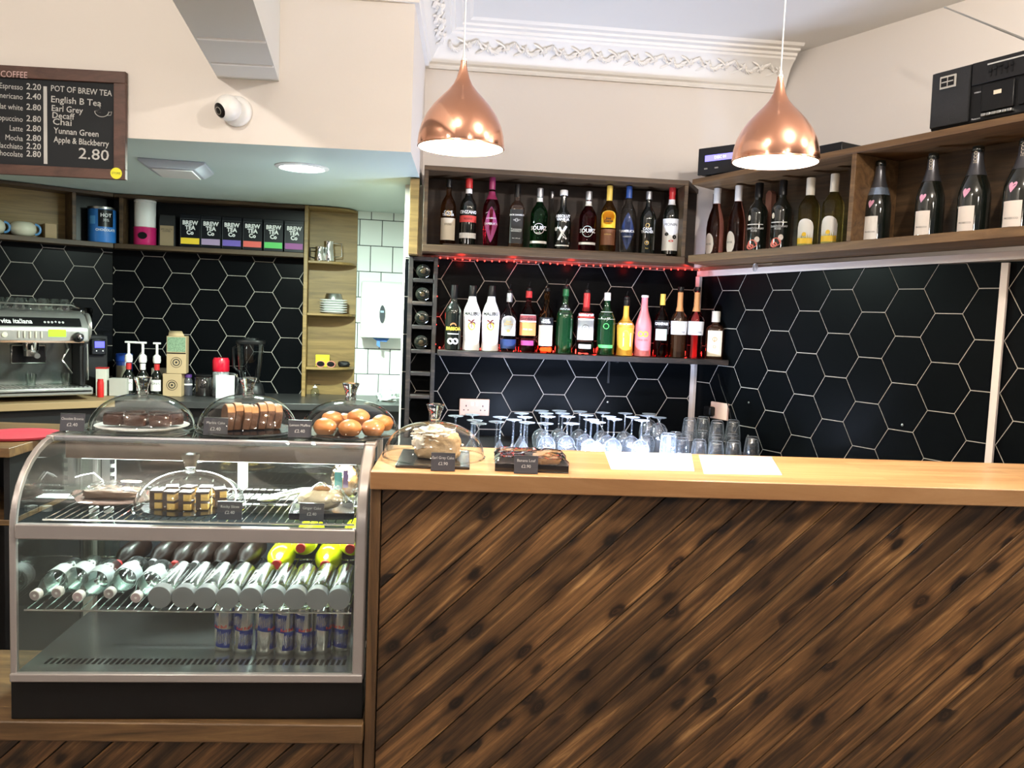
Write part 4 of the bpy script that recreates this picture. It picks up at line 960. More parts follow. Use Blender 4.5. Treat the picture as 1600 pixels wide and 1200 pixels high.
def cover(name, label, loc, Rr=.146, Hh=.125, group=None):
    t = thing(name, label, 'cake cover', loc, group=group)
    prof = []
    n = 18
    for i in range(n+1):
        a = PI/2*i/n; prof.append((max(.001, Rr*math.cos(a)**.92) if i < n else .001, .004+Hh*math.sin(a)))
    MB().lathe(prof, seg=72, caps=False).build('dome', G_dome, t, smooth=80)
    MB().lathe([(Rr-.001, .0035), (Rr+.003, .001), (Rr+.0035, .004), (Rr+.001, .006)], seg=72, caps=False).build('rim', thin('rim_glass', (.75, .82, .8), (.4, .48, .46), 2.5), t)
    z = Hh+.003
    MB().lathe([(.001, z), (.017, z+.001), (.014, z+.008), (.014, z+.012), (.019, z+.030), (.0255, z+.047), (.0245, z+.050), (.001, z+.046)], seg=32, caps=False).build('knob', mat('solid_clear_glass', (.92, .97, .96), .02, trans=1, ior=1.5), t, smooth=50)
    return t
def blobmesh(mb, c, r, amp=.15, fr=3, seed=0, seg=20, ring=12, flat=0, p=2):
    """irregular rounded lump; r = half sizes"""
    vs = []; fs = []
    for j in range(ring+1):
        ph = -PI/2+PI*j/ring
        for i in range(seg):
            th = 2*PI*i/seg
            d = Vector((math.cos(ph)*math.cos(th), math.cos(ph)*math.sin(th), math.sin(ph)))
            if p != 2: d = d/((abs(d.x)**p+abs(d.y)**p+abs(d.z)**p)**(1/p))
            k = 1+amp*noise.noise(d*fr+Vector((seed*7.3, seed*3.1, seed)))
            v = [d.x*r[0]*k, d.y*r[1]*k, d.z*r[2]*k]
            if flat and v[2] < -r[2]*flat: v[2] = -r[2]*flat
            vs.append((c[0]+v[0], c[1]+v[1], c[2]+v[2]))
    fs = [(j*seg+i, j*seg+(i+1) % seg, (j+1)*seg+(i+1) % seg, (j+1)*seg+i) for j in range(ring) for i in range(seg)]
    return mb.add(vs, fs)
def card(px, py, Y, zf, wpx, lines, label, tilt=.18, rz=0):
    q = on_y(px, py, Y); wd = wpx*Y/FPX; h = wd*.74
    t = thing('price_card', label, 'sign', (q.x, Y, zf), rz)
    tf = lambda x, y, z: (x, y+z*tilt, z)
    MB().box(-wd/2, wd/2, 0, .0022, .0008, h, tf=tf).box(-wd/2, wd/2, .0022, .02, .0005, .002).build('slate', M_slate, t, bevel=.0005)
    sl_ = kids(t)[-1]
    MB().box(-wd/2, wd/2, -.0006, .0028, h, h+.0012, tf=lambda x, y, z: (x, y+h*tilt, z)).build('edge', M_steel, t)
    for s_, sz, zz in lines:
        o_ = text_flat('chalk_writing', s_, sz*wd, M_chalk, sl_, 0, 0, 0, align='CENTER')
        for v in o_.data.vertices: v.co = Vector((v.co.x, (v.co.z+h*zz)*tilt-.0006, v.co.z+h*zz))
        # keep the text inside the card
        mx = max(abs(v.co.x) for v in o_.data.vertices)
        if mx > wd*.45:
            for v in o_.data.vertices: v.co.x *= wd*.45/mx
    return t
gC = 'glass cake covers'; gCard = 'slate price cards'
# --- display cabinet
CAZ = .53; W2 = .447
CA = R_(1.5)
case = thing('display_cabinet', 'curved glass refrigerated display cabinet with silver frame beside the bar', 'display cabinet', (-.686, 2.145, CAZ), CA)
def cw(x, y, z): return case.matrix_basis @ Vector((x, y, z)) if False else Vector((case.location.x+x*math.cos(CA)-y*math.sin(CA), case.location.y+x*math.sin(CA)+y*math.cos(CA), CAZ+z))
def chit(px, py, y):
    """local x,z in the cabinet on its plane at depth y"""
    fr = Frame((case.location.x-y*math.sin(CA), case.location.y+y*math.cos(CA)), math.degrees(CA)); u, z = fr.hit(px, py); return u, z-CAZ
path = [(0, .003), (0, .20), (0, .395), (.004, .430), (.014, .465), (.032, .500), (.058, .532), (.092, .560), (.132, .582), (.175, .597), (.215, .603)]
def ribbon(x0, x1, pth, th):
    mb = MB(); n = len(pth); vs = []
    for i, (y, z) in enumerate(pth):
        a = Vector(pth[max(0, i-1)]); b_ = Vector(pth[min(n-1, i+1)]); d = (b_-a).normalized(); nr = Vector((d.y, -d.x))
        for x in (x0, x1):
            vs.append((x, y, z)); vs.append((x, y+nr.x*th, z+nr.y*th))
    fs = []
    for i in range(n-1):
        o_ = i*4; p_ = o_+4
        fs += [(o_, o_+2, p_+2, p_), (o_+1, p_+1, p_+3, o_+3), (o_, p_, p_+1, o_+1), (o_+2, o_+3, p_+3, p_+2)]
    fs += [(0, 1, 3, 2), (4*n-4, 4*n-2, 4*n-1, 4*n-3)]
    return mb.add(vs, fs)
M_silver = mat('silver_painted_frame', (.38, .35, .335), .30, .45)
ribbon(-W2, -W2+.016, path, .016).build('end_frame', M_silver, case, bevel=.003)
ribbon(W2-.030, W2, path, .045).build('end_frame', M_silver, case, bevel=.005)
MB().box(-W2, -W2+.02, .20, .52, .588, .606).box(W2-.03, W2, .20, .52, .588, .606).build('top_rail', M_silver, case, bevel=.003)
MB().box(-W2+.002, -W2+.02, .50, .52, .003, .588).box(W2-.02, W2, .50, .52, .003, .588).build('rear_post', M_silver, case, bevel=.002)
MB().box(-W2+.002, W2-.002, -.008, .012, .0, .022).build('bottom_rail', M_silver, case, bevel=.003)
MB().box(-W2+.0165, W2-.0305, -.006, .018, .372, .410).build('middle_rail', M_silver, case, bevel=.003)
MB().box(-W2+.02, W2-.035, .0185, .03, .395, .405).build('middle_rail_lip', M_alu, case)
MB().box(-W2+.018, W2-.031, .205, .226, .590, .604).build('top_front_rail', mat('grey_rail', (.36, .35, .38), .35, .4), case, bevel=.003)
MB().box(-W2+.002, W2-.002, .227, .52, .600, .6075).build('glass_top', G_case, case)
MB().box(-W2+.016, W2-.0315, .0, .0, .41, .41).build('x', G_case, case) if False else None
ribbon(-W2+.0165, W2-.0305, path[2:], .004).build('curved_front_pane', G_case, case)
MB().box(-W2+.0165, W2-.0305, .004, .008, .022, .371).build('lower_front_pane', G_case, case)
side = [(p[0]+.016, p[1]) for p in path]+[(.50, .588), (.50, .02)]
side = [(.018, .02), (.018, .40), (.035, .46), (.075, .525), (.13, .565), (.2, .586), (.50, .588), (.50, .02)]
MB().prism(side, -W2+.006, -W2+.010, 'x').build('side_pane', G_case, case, smooth=0)
MB().prism(side, W2-.012, W2-.008, 'x').build('side_pane', G_case, case, smooth=0)
M_canopy = mat('coppery_steel_canopy', (.56, .42, .35), .22, .85)
MB().box(-W2+.03, W2-.035, .25, .37, .535, .588).build('light_canopy', M_canopy, case, bevel=.002)
lx, _ = chit(315, 725, .30)
MB().box(-W2+.06, W2-.06, .285, .325, .528, .5345).build('light_strip', mat('cabinet_light_strip', (1, 1, 1), .3, emit=(.9, 1, 1), es=5), case)
MB().lathe([(.001, -.006), (.012, -.003), (.014, 0)], c=(lx, .27, .534), seg=16).build('light_diode', mat('cabinet_light_diode', (1, 1, 1), .3, emit=(.92, 1, 1), es=60), case)
l = arealight('cabinet_glow', cw(0, .30, .525), 16, .80, .03, (.88, 1, .97), (0, 0, CA))
l2 = arealight('cabinet_lower_glow', cw(0, .43, .385), 1.6, .80, .03, (.86, 1, .96), (R_(-38), 0, CA))
# lower light bar housing that l2 belongs to
MB().box(-W2+.04, W2-.04, .425, .45, .388, .40).build('lower_light_bar', M_alu, case)
# floor, back, sliding doors
M_stfloor = mat('worn_steel_floor', (.36, .38, .37), .22, .8, noise=.25, nscale=6)
MB().box(-W2+.012, W2-.013, .012, .498, .006, .0205).build('floor_plate', M_stfloor, case)
mb = MB()
for i in range(52):
    x = -W2+.055+i*.0152
    if x < W2-.05: mb.add([(x, .058, .0212), (x+.0085, .058, .0212), (x+.0105, .094, .0212), (x+.002, .094, .0212)], [(0, 1, 2, 3)])
mb.build('vent_slots', M_black, case, smooth=0)
MB().box(-W2+.02, W2-.02, .492, .498, .021, .36).build('rear_panel', mat('dark_steel_rear', (.035, .04, .045), .3, .5), case)
for px, wd in ((172, .038), (380, .030)):
    x, _ = chit(px, 760, .49)
    MB().box(x-wd/2, x+wd/2, .478, .49, .41, .585).build('door_stile', M_white, case, bevel=.002)
for x in (-W2+.06, W2-.07):
    MB().box(x-.012, x+.012, .455, .468, .41, .585).build('shelf_upright', M_steel, case)
    mb = MB()
    for k in range(6): mb.box(x+.0125, x+.022, .455, .468, .43+k*.026, .443+k*.026)
    mb.build('bracket_teeth', M_satin, case)
MB().box(-W2+.022, W2-.022, .484, .488, .41, .585).build('sliding_door_pane', G_case, case)
MB().box(-W2, W2, .004, .52, ZSL+.0535-CAZ, -.0005).build('plinth', M_black, case, bevel=.002)
# wire shelves
def wires(name, label, x0, x1, y0, y1, z0, z1, step):
    n = int((x1-x0)/step); mb = MB(); zz = lambda y: z0+(z1-z0)*(y-y0)/(y1-y0)
    for i in range(n+1): x = x0+(x1-x0)*i/n; mb.tube([(x, y0, zz(y0)), (x, y1, zz(y1))], .0018, 6)
    o_ = mb.build('wires', M_chrome, None)
    t = thing(name, label, 'rack', (case.location.x, case.location.y, CAZ), CA); o_.parent = t
    mb = MB()
    for y in (y0, y0+(y1-y0)*.5, y1): mb.tube([(x0-.008, y, zz(y)-.0035), (x1+.008, y, zz(y)-.0035)], .0028, 8)
    mb.build('cross_bars', M_chrome, t)
    return t
wires('wire_shelf', 'upper chromed wire shelf of the cabinet, holding cakes', -W2+.075, W2-.045, .035, .45, .417, .417, .0215)
ZR = .183
wires('wire_shelf', 'lower chromed wire shelf of the cabinet, holding drinks', -W2+.035, W2-.045, .02, .43, ZR, ZR+.02, .0215)
rackz = lambda y: ZR+.02*(y-.02)/.41+.0025
# cabinet contents: helper to place lying bottles (neck towards the glass)
def lying(name, label, px, py, y, prof, body, capm, capprof, group, rz=0, text=None, rmax=.03):
    x, _ = chit(px, py, y)
    q = cw(x, y, rackz(y+.08)+rmax)
    t = thing(name, label, 'bottle', q, CA+rz, group)
    t.rotation_euler = (R_(2.6), 0, CA+rz)
    tf = lambda a, b_, c: (a, c, b_)
    MB().lathe(prof, seg=28, tf=tf).build('bottle_body', body, t, smooth=40)
    MB().lathe(capprof, seg=28, tf=tf).build('cap', capm, t, smooth=40)
    return t
M_pet = thin('clear_water_bottle', (.80, .87, .83), (.34, .42, .40), 1.7, .17)
M_gcap = mat('pale_grey_cap', (.22, .235, .25), .4)
first = None; gV = 'cylindrical water bottles on the lower wire shelf'
for i, px in enumerate((249, 286, 320, 355, 391, 427, 461, 495, 529)):
    lab = 'clear straight-sided water bottle with wide grey cap, %s from the left' % ORD[i]
    x, _ = chit(px, 943, .012)
    if first is None:
        first = lying('water_bottle', lab, px, 943, .012, [(.0275, .031), (.0285, .034), (.0295, .06), (.0295, .196), (.024, .20)], M_pet, M_gcap, [(.0285, 0), (.0295, .001), (.0295, .030), (.0285, .031)], gV, rmax=.0303)
        v, f = text_mb('VOSS', .026, .0004, sx=1.5); vs = []
        for a_, b_ in v:
            ang = b_/.0302+PI*.36; vs.append((-.0302*math.cos(ang), .105-a_, .0302*math.sin(ang)))
        voss = MB().add(vs, f).build('label_print', T_white, first, smooth=0)
    else:
        r_ = dup(first, cw(x, .012, rackz(.09)+.0303), CA, lab)
        if i not in (2, 3, 4, 7):
            for c_ in kids(r_):
                if c_.name.startswith('label_print'): bpy.data.objects.remove(c_)
first = None; gW = 'small spring water bottles on the lower wire shelf'
wprof = [(.011, .019), (.013, .03), (.020, .055), (.030, .085), (.0315, .10), (.030, .13), (.0315, .16), (.0315, .205), (.026, .212)]
for i, (px, y, rz) in enumerate(((54, .012, -.06), (88, .030, -.06), (121, .005, -.03), (170, .03, .0), (212, .005, .0))):
    x, _ = chit(px, 940, y); lab = 'clear ribbed spring water bottle with white screw cap, %s from the left' % ORD[i]
    rz = CA+rz
    if first is None:
        first = lying('water_bottle', lab, px, 940, y, wprof, M_pet, M_white, [(.0125, 0), (.0135, .001), (.0135, .018), (.0125, .019)], gW, rz=rz-CA, rmax=.032)
        MB().lathe([(.0322, .105), (.0322, .155)], seg=28, tf=lambda a, b_, c: (a, c, b_), caps=False).build('label', mat('pale_label_film', (.62, .70, .72), .4), first)
        MB().lathe([(.0118, -.0012), (.0048, -.0014), (.0035, -.0008)], seg=20, tf=lambda a, b_, c: (a, c, b_), caps=False).build('cap_print', mat('grey_print', (.35, .30, .30), .5), first)
    else: dup(first, cw(x, y, rackz(y+.08)+.032), rz, lab)
first = None
for i, (px, py, c_, nm_) in enumerate(((181, 898, 'r', 'red'), (237, 882, 's', 'silver'), (271, 888, 'r', 'red'), (303, 890, 's', 'silver'), (338, 884, 'k', 'black'), (376, 884, 'k', 'black'))):
    x, z = chit(px, py, .235)
    q = cw(x, .235, max(z, rackz(.3)+.0335))
    t = thing('cola_bottle', 'dark cola bottle with %s cap lying behind the waters, %s from the left' % (nm_, ORD[i]), 'bottle', q, CA, 'cola bottles at the back of the lower shelf')
    tf = lambda a, b_, c: (a, c, b_)
    MB().lathe([(.011, .017), (.015, .032), (.022, .052), (.029, .075), (.033, .10), (.033, .20), (.026, .21)], seg=26, tf=tf).build('bottle_body', mat('cola_bottle', (.008, .004, .003), .3, spec=.1), t)
    MB().lathe([(.0125, 0), (.0135, .001), (.0135, .015), (.0125, .016)], seg=20, tf=tf).build('cap', Mcap[c_] if c_ != 's' else M_gcap, t)
for i, (px, py) in enumerate(((431, 893), (469, 873), (507, 893), (546, 875))):
    x, z = chit(px, py, .24)
    zc = rackz(.3)+.040
    zz = zc if i in (0, 2) else zc+.050
    q = cw(x, .24, zz)
    t = thing('soft_drink_bottle', 'bright yellow soft drink bottle with red cap, %s from the left' % ORD[i], 'bottle', q, CA, 'yellow soft drink bottles at the back of the lower shelf')
    tf = lambda a, b_, c: (a, c, b_)
    MB().lathe([(.011, .017), (.016, .027), (.032, .045), (.0385, .065), (.0395, .10), (.037, .14), (.0395, .16), (.0395, .215), (.03, .225)], seg=28, tf=tf).build('bottle_body', mat('neon_yellow_drink', (.62, .68, .01), .12, coat=.8, emit=None), t)
    MB().lathe([(.0128, 0), (.0138, .001), (.0138, .015), (.0128, .016)], seg=20, tf=tf).build('cap', Mcap['r'], t)
# clear carton-shaped bottles standing behind on the left
for i, px in enumerate((147, 170)):
    x, _ = chit(px, 880, .33)
    t = thing('water_bottle', 'upright clear ribbed bottle at the back left of the lower shelf, %s' % ['left one', 'right one'][i], 'bottle', cw(x, .33, rackz(.33)+.002), 0, 'upright clear bottles at the back')
    MB().lathe([(.028, 0), (.03, .004)]+[(.030-.002*(k % 2), .01+.01*k) for k in range(10)]+[(.024, .125), (.012, .145), (.012, .16)], seg=24).build('bottle_body', M_pet, t)
    MB().lathe([(.0135, .1605), (.0135, .175), (.001, .176)], seg=18).build('cap', M_white, t)
# energy drink cans
M_can = mat('silver_can', (.66, .65, .63), .22, .9); M_canb = mat('blue_can_print', (.02, .05, .32), .3, .5)
def can():
    t = thing('drink_can', '', 'can')
    MB().lathe([(.020, 0), (.0235, .003), (.0262, .012), (.0262, .122), (.0225, .131), (.0228, .133), (.0205, .1335), (.001, .131)], seg=32).build('can_body', M_can, t, smooth=40); cb_ = kids(t)[-1]
    # blue and silver slanted quarters
    for a0, zlo, zhi, dz in ((0, .068, .118, 0), (PI, .068, .118, 0), (PI/2, .014, .066, 0), (-PI/2, .014, .066, 0)):
        vs = []; fs = []
        n = 10
        for i in range(n+1):
            a = a0-PI/4+PI/2*i/n
            for z in (zlo, zhi):
                sh_ = (z-.066)*4.2; vs.append((.0264*math.sin(a+sh_), -.0264*math.cos(a+sh_), z+dz-.006*(i/n-.5)))
        for i in range(n): fs.append((2*i, 2*i+2, 2*i+3, 2*i+1))
        MB().add(vs, fs).build('printed_panel', M_canb, cb_)
    for a0 in (PI*.35, -PI*.65):
        v, f = text_mb('Red Bull', .0115, .0002); vs = [(.0267*math.sin(a0+x/.0267), -.0267*math.cos(a0+x/.0267), .073+y) for x, y in v]
        MB().add(vs, f).build('label_print', T_red, cb_, smooth=0)
    MB().lathe([(.007, .1335), (.0055, .1345)], seg=12, c=(0, -.006, 0)).build('ring_pull', M_steel, t)
    return t
first = None; gK = 'blue and silver energy drink cans on the cabinet floor'
for i, (px, py, rz) in enumerate(((350, 1017, -1.3), (380, 1020, -.9), (414, 1022, .1), (444, 1023, -.6), (474, 1023, 2.4), (503, 1020, .15), (533, 1017, -1.4))):
    q = on_z(px, py-3, CAZ+.0205); lab = 'blue and silver energy drink can, %s from the left' % ORD[i]
    if first is None: first = can(); first.location = q; first.rotation_euler.z = rz; first['label'] = lab; first['group'] = gK
    else: dup(first, q, rz, lab, gK)

# top of the cabinet
ZT = CAZ+.608
def on_top(px, Y): q = on_y(px, 660, Y); return (q.x, Y, ZT)
# 1: brownies
p1 = on_top(223, 2.50)
plate = thing('cake_plate', 'white paper-lined plate of chocolate brownies under the left cover', 'plate', p1)
MB().lathe([(.06, 0), (.10, .003), (.128, .010), (.130, .012), (.10, .006), (.001, .005)], seg=48, caps=False).build('dish', mat('white_china', (.82, .84, .85), .2), plate, smooth=60)
cover('cake_cover', 'clear domed cake cover over chocolate brownies, leftmost on the cabinet top', (p1[0], p1[1], ZT+.0002), .145, .100, gC)
for i, (dx, dy, a, s_) in enumerate(((-.072, -.02, .2, 1), (-.005, -.028, -.1, 1.1), (.058, -.02, .15, 1), (-.035, .035, .4, 1), (.035, .04, -.3, 1.05), (.082, .022, .6, .8))):
    t = thing('brownie', 'chocolate brownie square under the left cover, %s' % ['front left', 'front middle', 'front right', 'back left', 'back middle', 'far right'][i], 'cake', (p1[0]+dx, p1[1]+dy, ZT+.012), a, 'chocolate brownies')
    mb = MB(); blobmesh(mb, (0, 0, .017), (.029*s_, .024, .017), .10, 2.5, i+1, p=9, seg=24, ring=12); mb.build('brownie_crumb', M_choc, t, smooth=50)
    mb = MB(); blobmesh(mb, (0, 0, .0345), (.026*s_, .021, .002), .2, 3, i+9, p=7); mb.build('glaze', mat('glossy_glaze', (.030, .011, .007), .2, coat=.4), t, smooth=60)
# 2: loaf cake
p2 = on_top(387, 2.52)
t = thing('cake_plate', 'dark round plate under the sliced loaf cake', 'plate', p2)
MB().lathe([(.12, 0), (.136, .004), (.137, .007), (.001, .005)], seg=48).build('dish', M_tray, t)
cover('cake_cover', 'clear domed cake cover over a sliced loaf cake, middle of the cabinet top', (p2[0], p2[1], ZT+.0005), .143, .106, gC)
def loafslice(mb, x, w_, hgt, th, seed=0, lean=0):
    n = 12; prof = [(-w_*.82, 0), (w_*.82, 0), (w_, hgt*.55)]+[(w_*math.cos(a), hgt*.62+hgt*.38*math.sin(a)) for a in [PI*k/n for k in range(n+1)]]+[(-w_, hgt*.55)]
    pts = [(y, z*(1+.04*noise.noise(Vector((y*40, z*40, seed))))) for y, z in prof]
    m = len(pts); vs = [(x-th/2+z*lean, y, z) for y, z in pts]+[(x+th/2+z*lean, y, z) for y, z in pts]
    return mb.add(vs, [tuple(range(m)), tuple(range(2*m-1, m-1, -1))]+[(i, i+m, (i+1) % m+m, (i+1) % m) for i in range(m)])
t = thing('loaf_cake', 'sliced brown loaf cake with golden top and dark drizzle under the middle cover', 'cake', (p2[0]+.012, p2[1]-.005, ZT+.0085), .50)
for k in range(7):
    mb = MB(); loafslice(mb, 0, .042-.001*(k % 2), .074+.004*math.sin(k*1.7), .0228, k, .10)
    s_ = mb.build('slice', [M_crumb, M_gold], t, loc=(-.072+k*.0232, .003*(k % 2), 0), rz=-.02+.02*(k % 3), bevel=.0025)
    for p in s_.data.polygons:
        if p.normal.z > .3 and p.center.z > .03: p.material_index = 1
    mb = MB(); mb.tube([(.004, -.034, .050), (.008, -.015, .068), (.006, .01, .0705), (.010, .03, .060)], [.0012, .0028, .0024, .001], 6); mb.build('drizzle', M_choc, s_)
# 3: buns
p3 = on_top(547, 2.52)
t = thing('cake_plate', 'black round tray under the baked buns', 'plate', p3)
MB().lathe([(.12, 0), (.139, .004), (.140, .007), (.001, .005)], seg=48).build('dish', M_tray, t)
cover('cake_cover', 'clear domed cake cover over baked buns, rightmost on the cabinet top', (p3[0], p3[1], ZT+.0005), .147, .100, gC)
def bun():
    t = thing('bun', '', 'bun'); mb = MB(); blobmesh(mb, (0, 0, .022), (.034, .034, .024), .08, 2, 4, flat=.9, seg=28, ring=16); mb.build('crust', M_bun, t, smooth=80)
    mb = MB(); mb.lathe([(.024, .0005), (.030, .008), (.033, .016)], seg=24, caps=False); mb.build('paper_case', mat('baking_paper', (.40, .17, .06), .7), t)
    return t
first = None
for i, (px, Y, dz) in enumerate(((508, 2.445, 0), (547, 2.435, 0), (583, 2.452, 0), (519, 2.52, .012), (560, 2.515, .022), (597, 2.52, .006), (540, 2.575, .0))):
    q = on_y(px, 660, Y); lab = 'golden brown bun under the right cover, %s' % ['front left', 'front middle', 'front right', 'back left', 'back middle', 'back right', 'rearmost'][i]
    loc = (q.x, Y, ZT+.0085+dz)
    if first is None: first = bun(); first.location = loc; first['label'] = lab; first['group'] = 'baked buns under the right cover'; 
    else:
        r_ = dup(first, loc, i*1.1, lab, 'baked buns under the right cover')
card(112, 660, 2.40, ZT, 36, [('Chocolate Brownie', .16, .72), ('£2.40', .2, .38)], 'slate price card at the left end of the cabinet top', rz=.05)
card(336, 666, 2.40, ZT, 37, [('Marble Cake', .15, .72), ('£2.40', .2, .38)], 'slate price card between the left and middle covers', rz=-.03)
card(468, 670, 2.41, ZT, 36, [('Lemon Muffins', .15, .72), ('£2.40', .2, .38)], 'slate price card before the cover of buns', rz=0)
# counter top items
ZW = 1.10
q = on_z(683, 700, ZW)
p4 = (q.x, 2.325, ZW)
t = thing('serving_slate', 'square black slate tray under the cream cake', 'tray', p4)
MB().box(-.098, .098, -.135, .13, 0, .008).build('slab', M_tray, t, bevel=.0015)
t = cover('cake_cover', 'clear domed cake cover over a cream cake on the wooden counter', (p4[0]-.002, p4[1]+.005, ZW+.0085), .141, .096, gC)
t = thing('cream_cake', 'pale crumbly loaf cake with rough white icing on the black slate', 'cake', (p4[0]+.008, p4[1]-.01, ZW+.0085), -.25)
mb = MB(); blobmesh(mb, (0, 0, .036), (.062, .038, .040), .10, 5, 3, flat=.88, p=4, seg=48, ring=30); mb.build('sponge', M_cream, t, smooth=60)
mb = MB(); blobmesh(mb, (-.012, 0, .066), (.052, .037, .017), .5, 4, 8, p=3, seg=48, ring=24); blobmesh(mb, (-.040, -.02, .045), (.026, .022, .024), .5, 5, 12, seg=26, ring=18); blobmesh(mb, (-.005, -.004, .086), (.022, .018, .010), .3, 3, 5); mb.build('icing', M_ice, t, smooth=60)
card(692, 728, 2.16, ZW, 38, [('Earl Grey Cake', .16, .74), ('£2.90', .18, .42)], 'slate price card before the cream cake on the counter')
q = on_z(825, 720, ZW)
t = thing('black_tray', 'shallow black plastic tray with cling film holding banana loaf', 'tray', (q.x, 2.285, ZW), -.03)
MB().box(-.098, .098, -.105, .105, 0, .003).box(-.098, .098, -.105, -.102, .003, .022).box(-.098, .098, .102, .105, .003, .022).box(-.098, -.095, -.102, .102, .003, .022).box(.095, .098, -.102, .102, .003, .022).build('tray_body', M_tray, t, bevel=.001)
def film(name, parent, sx_, sy_, z, amp, seed, crumple=20, drop=.012, nx=36, ny=26, m=M_film):
    vs = []; fs = []
    for j in range(ny+1):
        for i in range(nx+1):
            x = -sx_+2*sx_*i/nx; y = -sy_+2*sy_*j/ny
            h_ = amp*noise.noise(Vector((x*crumple, y*crumple, seed)))+amp*.5*noise.noise(Vector((x*crumple*2.7, y*crumple*2.7, seed+4)))
            e = max(abs(x)/sx_, abs(y)/sy_); vs.append((x+.3*h_, y+.3*h_, z(x, y)+h_-drop*max(0, e-.86)/.14))
    fs = [(j*(nx+1)+i, j*(nx+1)+i+1, (j+1)*(nx+1)+i+1, (j+1)*(nx+1)+i) for j in range(ny) for i in range(nx)]
    return MB().add(vs, fs).build(name, m, parent, smooth=25)
film('cling_film', t, .1, .107, lambda x, y: .034+.012*math.exp(-((x-.04)/.05)**2-(y/.05)**2), .006, 2)
t2 = thing('banana_loaf', 'slice of banana loaf wrapped in film in the black tray', 'cake', (q.x+.045, 2.29, ZW+.0035), .4)
mb = MB(); blobmesh(mb, (0, 0, .016), (.032, .042, .015), .12, 3, 6, p=4, flat=.95); mb.build('sponge', M_gold, t2)
card(822, 732, 2.155, ZW, 38, [('Banana Loaf', .16, .74), ('£2.90', .18, .42)], 'slate price card before the black tray on the counter')
for i, (a, b_, c_, d_) in enumerate((((945, 706), (1080, 709), (1085, 736), (955, 733)), ((1092, 711), (1205, 714), (1222, 742), (1100, 740)))):
    P_ = [on_z(x, y, ZW+.0012) for x, y in (a, b_, c_, d_)]
    c0 = sum((Vector(p) for p in P_), Vector())/4
    o_ = MB().prism([(p.x-c0.x, p.y-c0.y) for p in reversed(P_)], 0, .0012, 'z').build('paper_sheet', mat('white_paper', (.86, .86, .86), .7), loc=(c0.x, c0.y, ZW+.0003), smooth=0)
    tag(o_, 'white paper sheet lying on the worktop, %s of the two' % ['left', 'right'][i], 'paper', 'paper sheets on the worktop')
# upper shelf of the cabinet
ZU2 = .4195
x, _ = chit(298, 800, .17)
q = cw(x, .165, ZU2)
t = thing('cake_plate', 'clear plate under the layered slices inside the cabinet', 'plate', q)
MB().lathe([(.10, 0), (.122, .004), (.123, .007), (.001, .004)], seg=48).build('dish', M_tray, t)
cover('cake_cover', 'clear domed cake cover standing inside the cabinet over striped slices', (q[0], q[1], q[2]+.0003), .146, .098, gC)
for i, (dx, dy, rz) in enumerate(((-.075, -.035, .1), (-.035, -.045, -.1), (.005, -.045, .05), (.045, -.035, .2), (-.055, .02, .3), (-.01, .02, -.2), (.035, .025, .1), (.078, .005, .5))):
    t = thing('cake_slice', 'striped yellow and brown cake slice inside the cabinet, %s of the eight' % ORD[i], 'cake', (q[0]+dx, q[1]+dy, q[2]+.0075), rz, 'cake slices inside the cabinet')
    hh = .044
    MB().box(-.016, .016, -.018, .018, 0, hh*.42).box(-.016, .016, -.018, .018, hh*.55, hh).build('sponge', M_ylsp, t, bevel=.003)
    MB().box(-.0165, .0165, -.0185, .0185, hh*.43, hh*.54).box(-.0165, -.004, -.0187, -.0183, 0, hh).box(-.0165, .0165, -.0185, .0185, hh, hh+.006).build('chocolate_layer', M_choc, t, bevel=.002)
x, z_ = chit(358, 826, .035)
c_ = card(358, 826, 2.185, CAZ+ZU2, 38, [('Rocky Slices', .15, .74), ('£2.40', .18, .42)], 'slate price card inside the cabinet before the striped slices', rz=.04)
card(486, 829, 2.19, CAZ+ZU2, 38, [('Ginger Cake', .15, .74), ('£2.40', .18, .42)], 'slate price card inside the cabinet before the wrapped bread')
x, _ = chit(180, 800, .25); q = cw(x, .26, ZU2)
t = thing('cake_tray', 'dark plate of brown cake wrapped in cling film inside the cabinet on the left', 'plate', q)
MB().lathe([(.07, 0), (.105, .004), (.106, .007), (.001, .004)], seg=40).build('dish', mat('clear_brown_dish', (.10, .06, .05), .1), t)
mb = MB(); blobmesh(mb, (-.01, 0, .018), (.075, .045, .014), .12, 3, 2, p=4, flat=.9, seg=30); mb.build('cake', M_crumb, t)
film('cling_film', t, .105, .075, lambda x, y: .036+.004*math.cos(x*30), .006, 5, drop=.02)
# tongs
a, b_ = chit(405, 797, .26), chit(500, 790, .30)
qa, qb = cw(a[0], .22, ZU2+.012), cw(b_[0], .33, ZU2+.03)
dv = (qb-qa); t = thing('serving_tongs', 'steel serving tongs lying on the wire shelf inside the cabinet', 'tongs', qa, math.atan2(dv.y, dv.x))
Ln = dv.length
for s_ in (-1, 1):
    mb = MB(); mb.tube([(.05, s_*.014, .004), (.09, s_*.016, .010), (Ln*.7, s_*.014, .016), (Ln*1.15, 0, .016)], [.006, .0045, .005, .004], 8); mb.build('arm', M_steel, t)
    mb = MB(); blobmesh(mb, (.03, s_*.014, .004), (.032, .014, .005), .1, 2, s_+2); mb.build('scoop', M_steel, t)
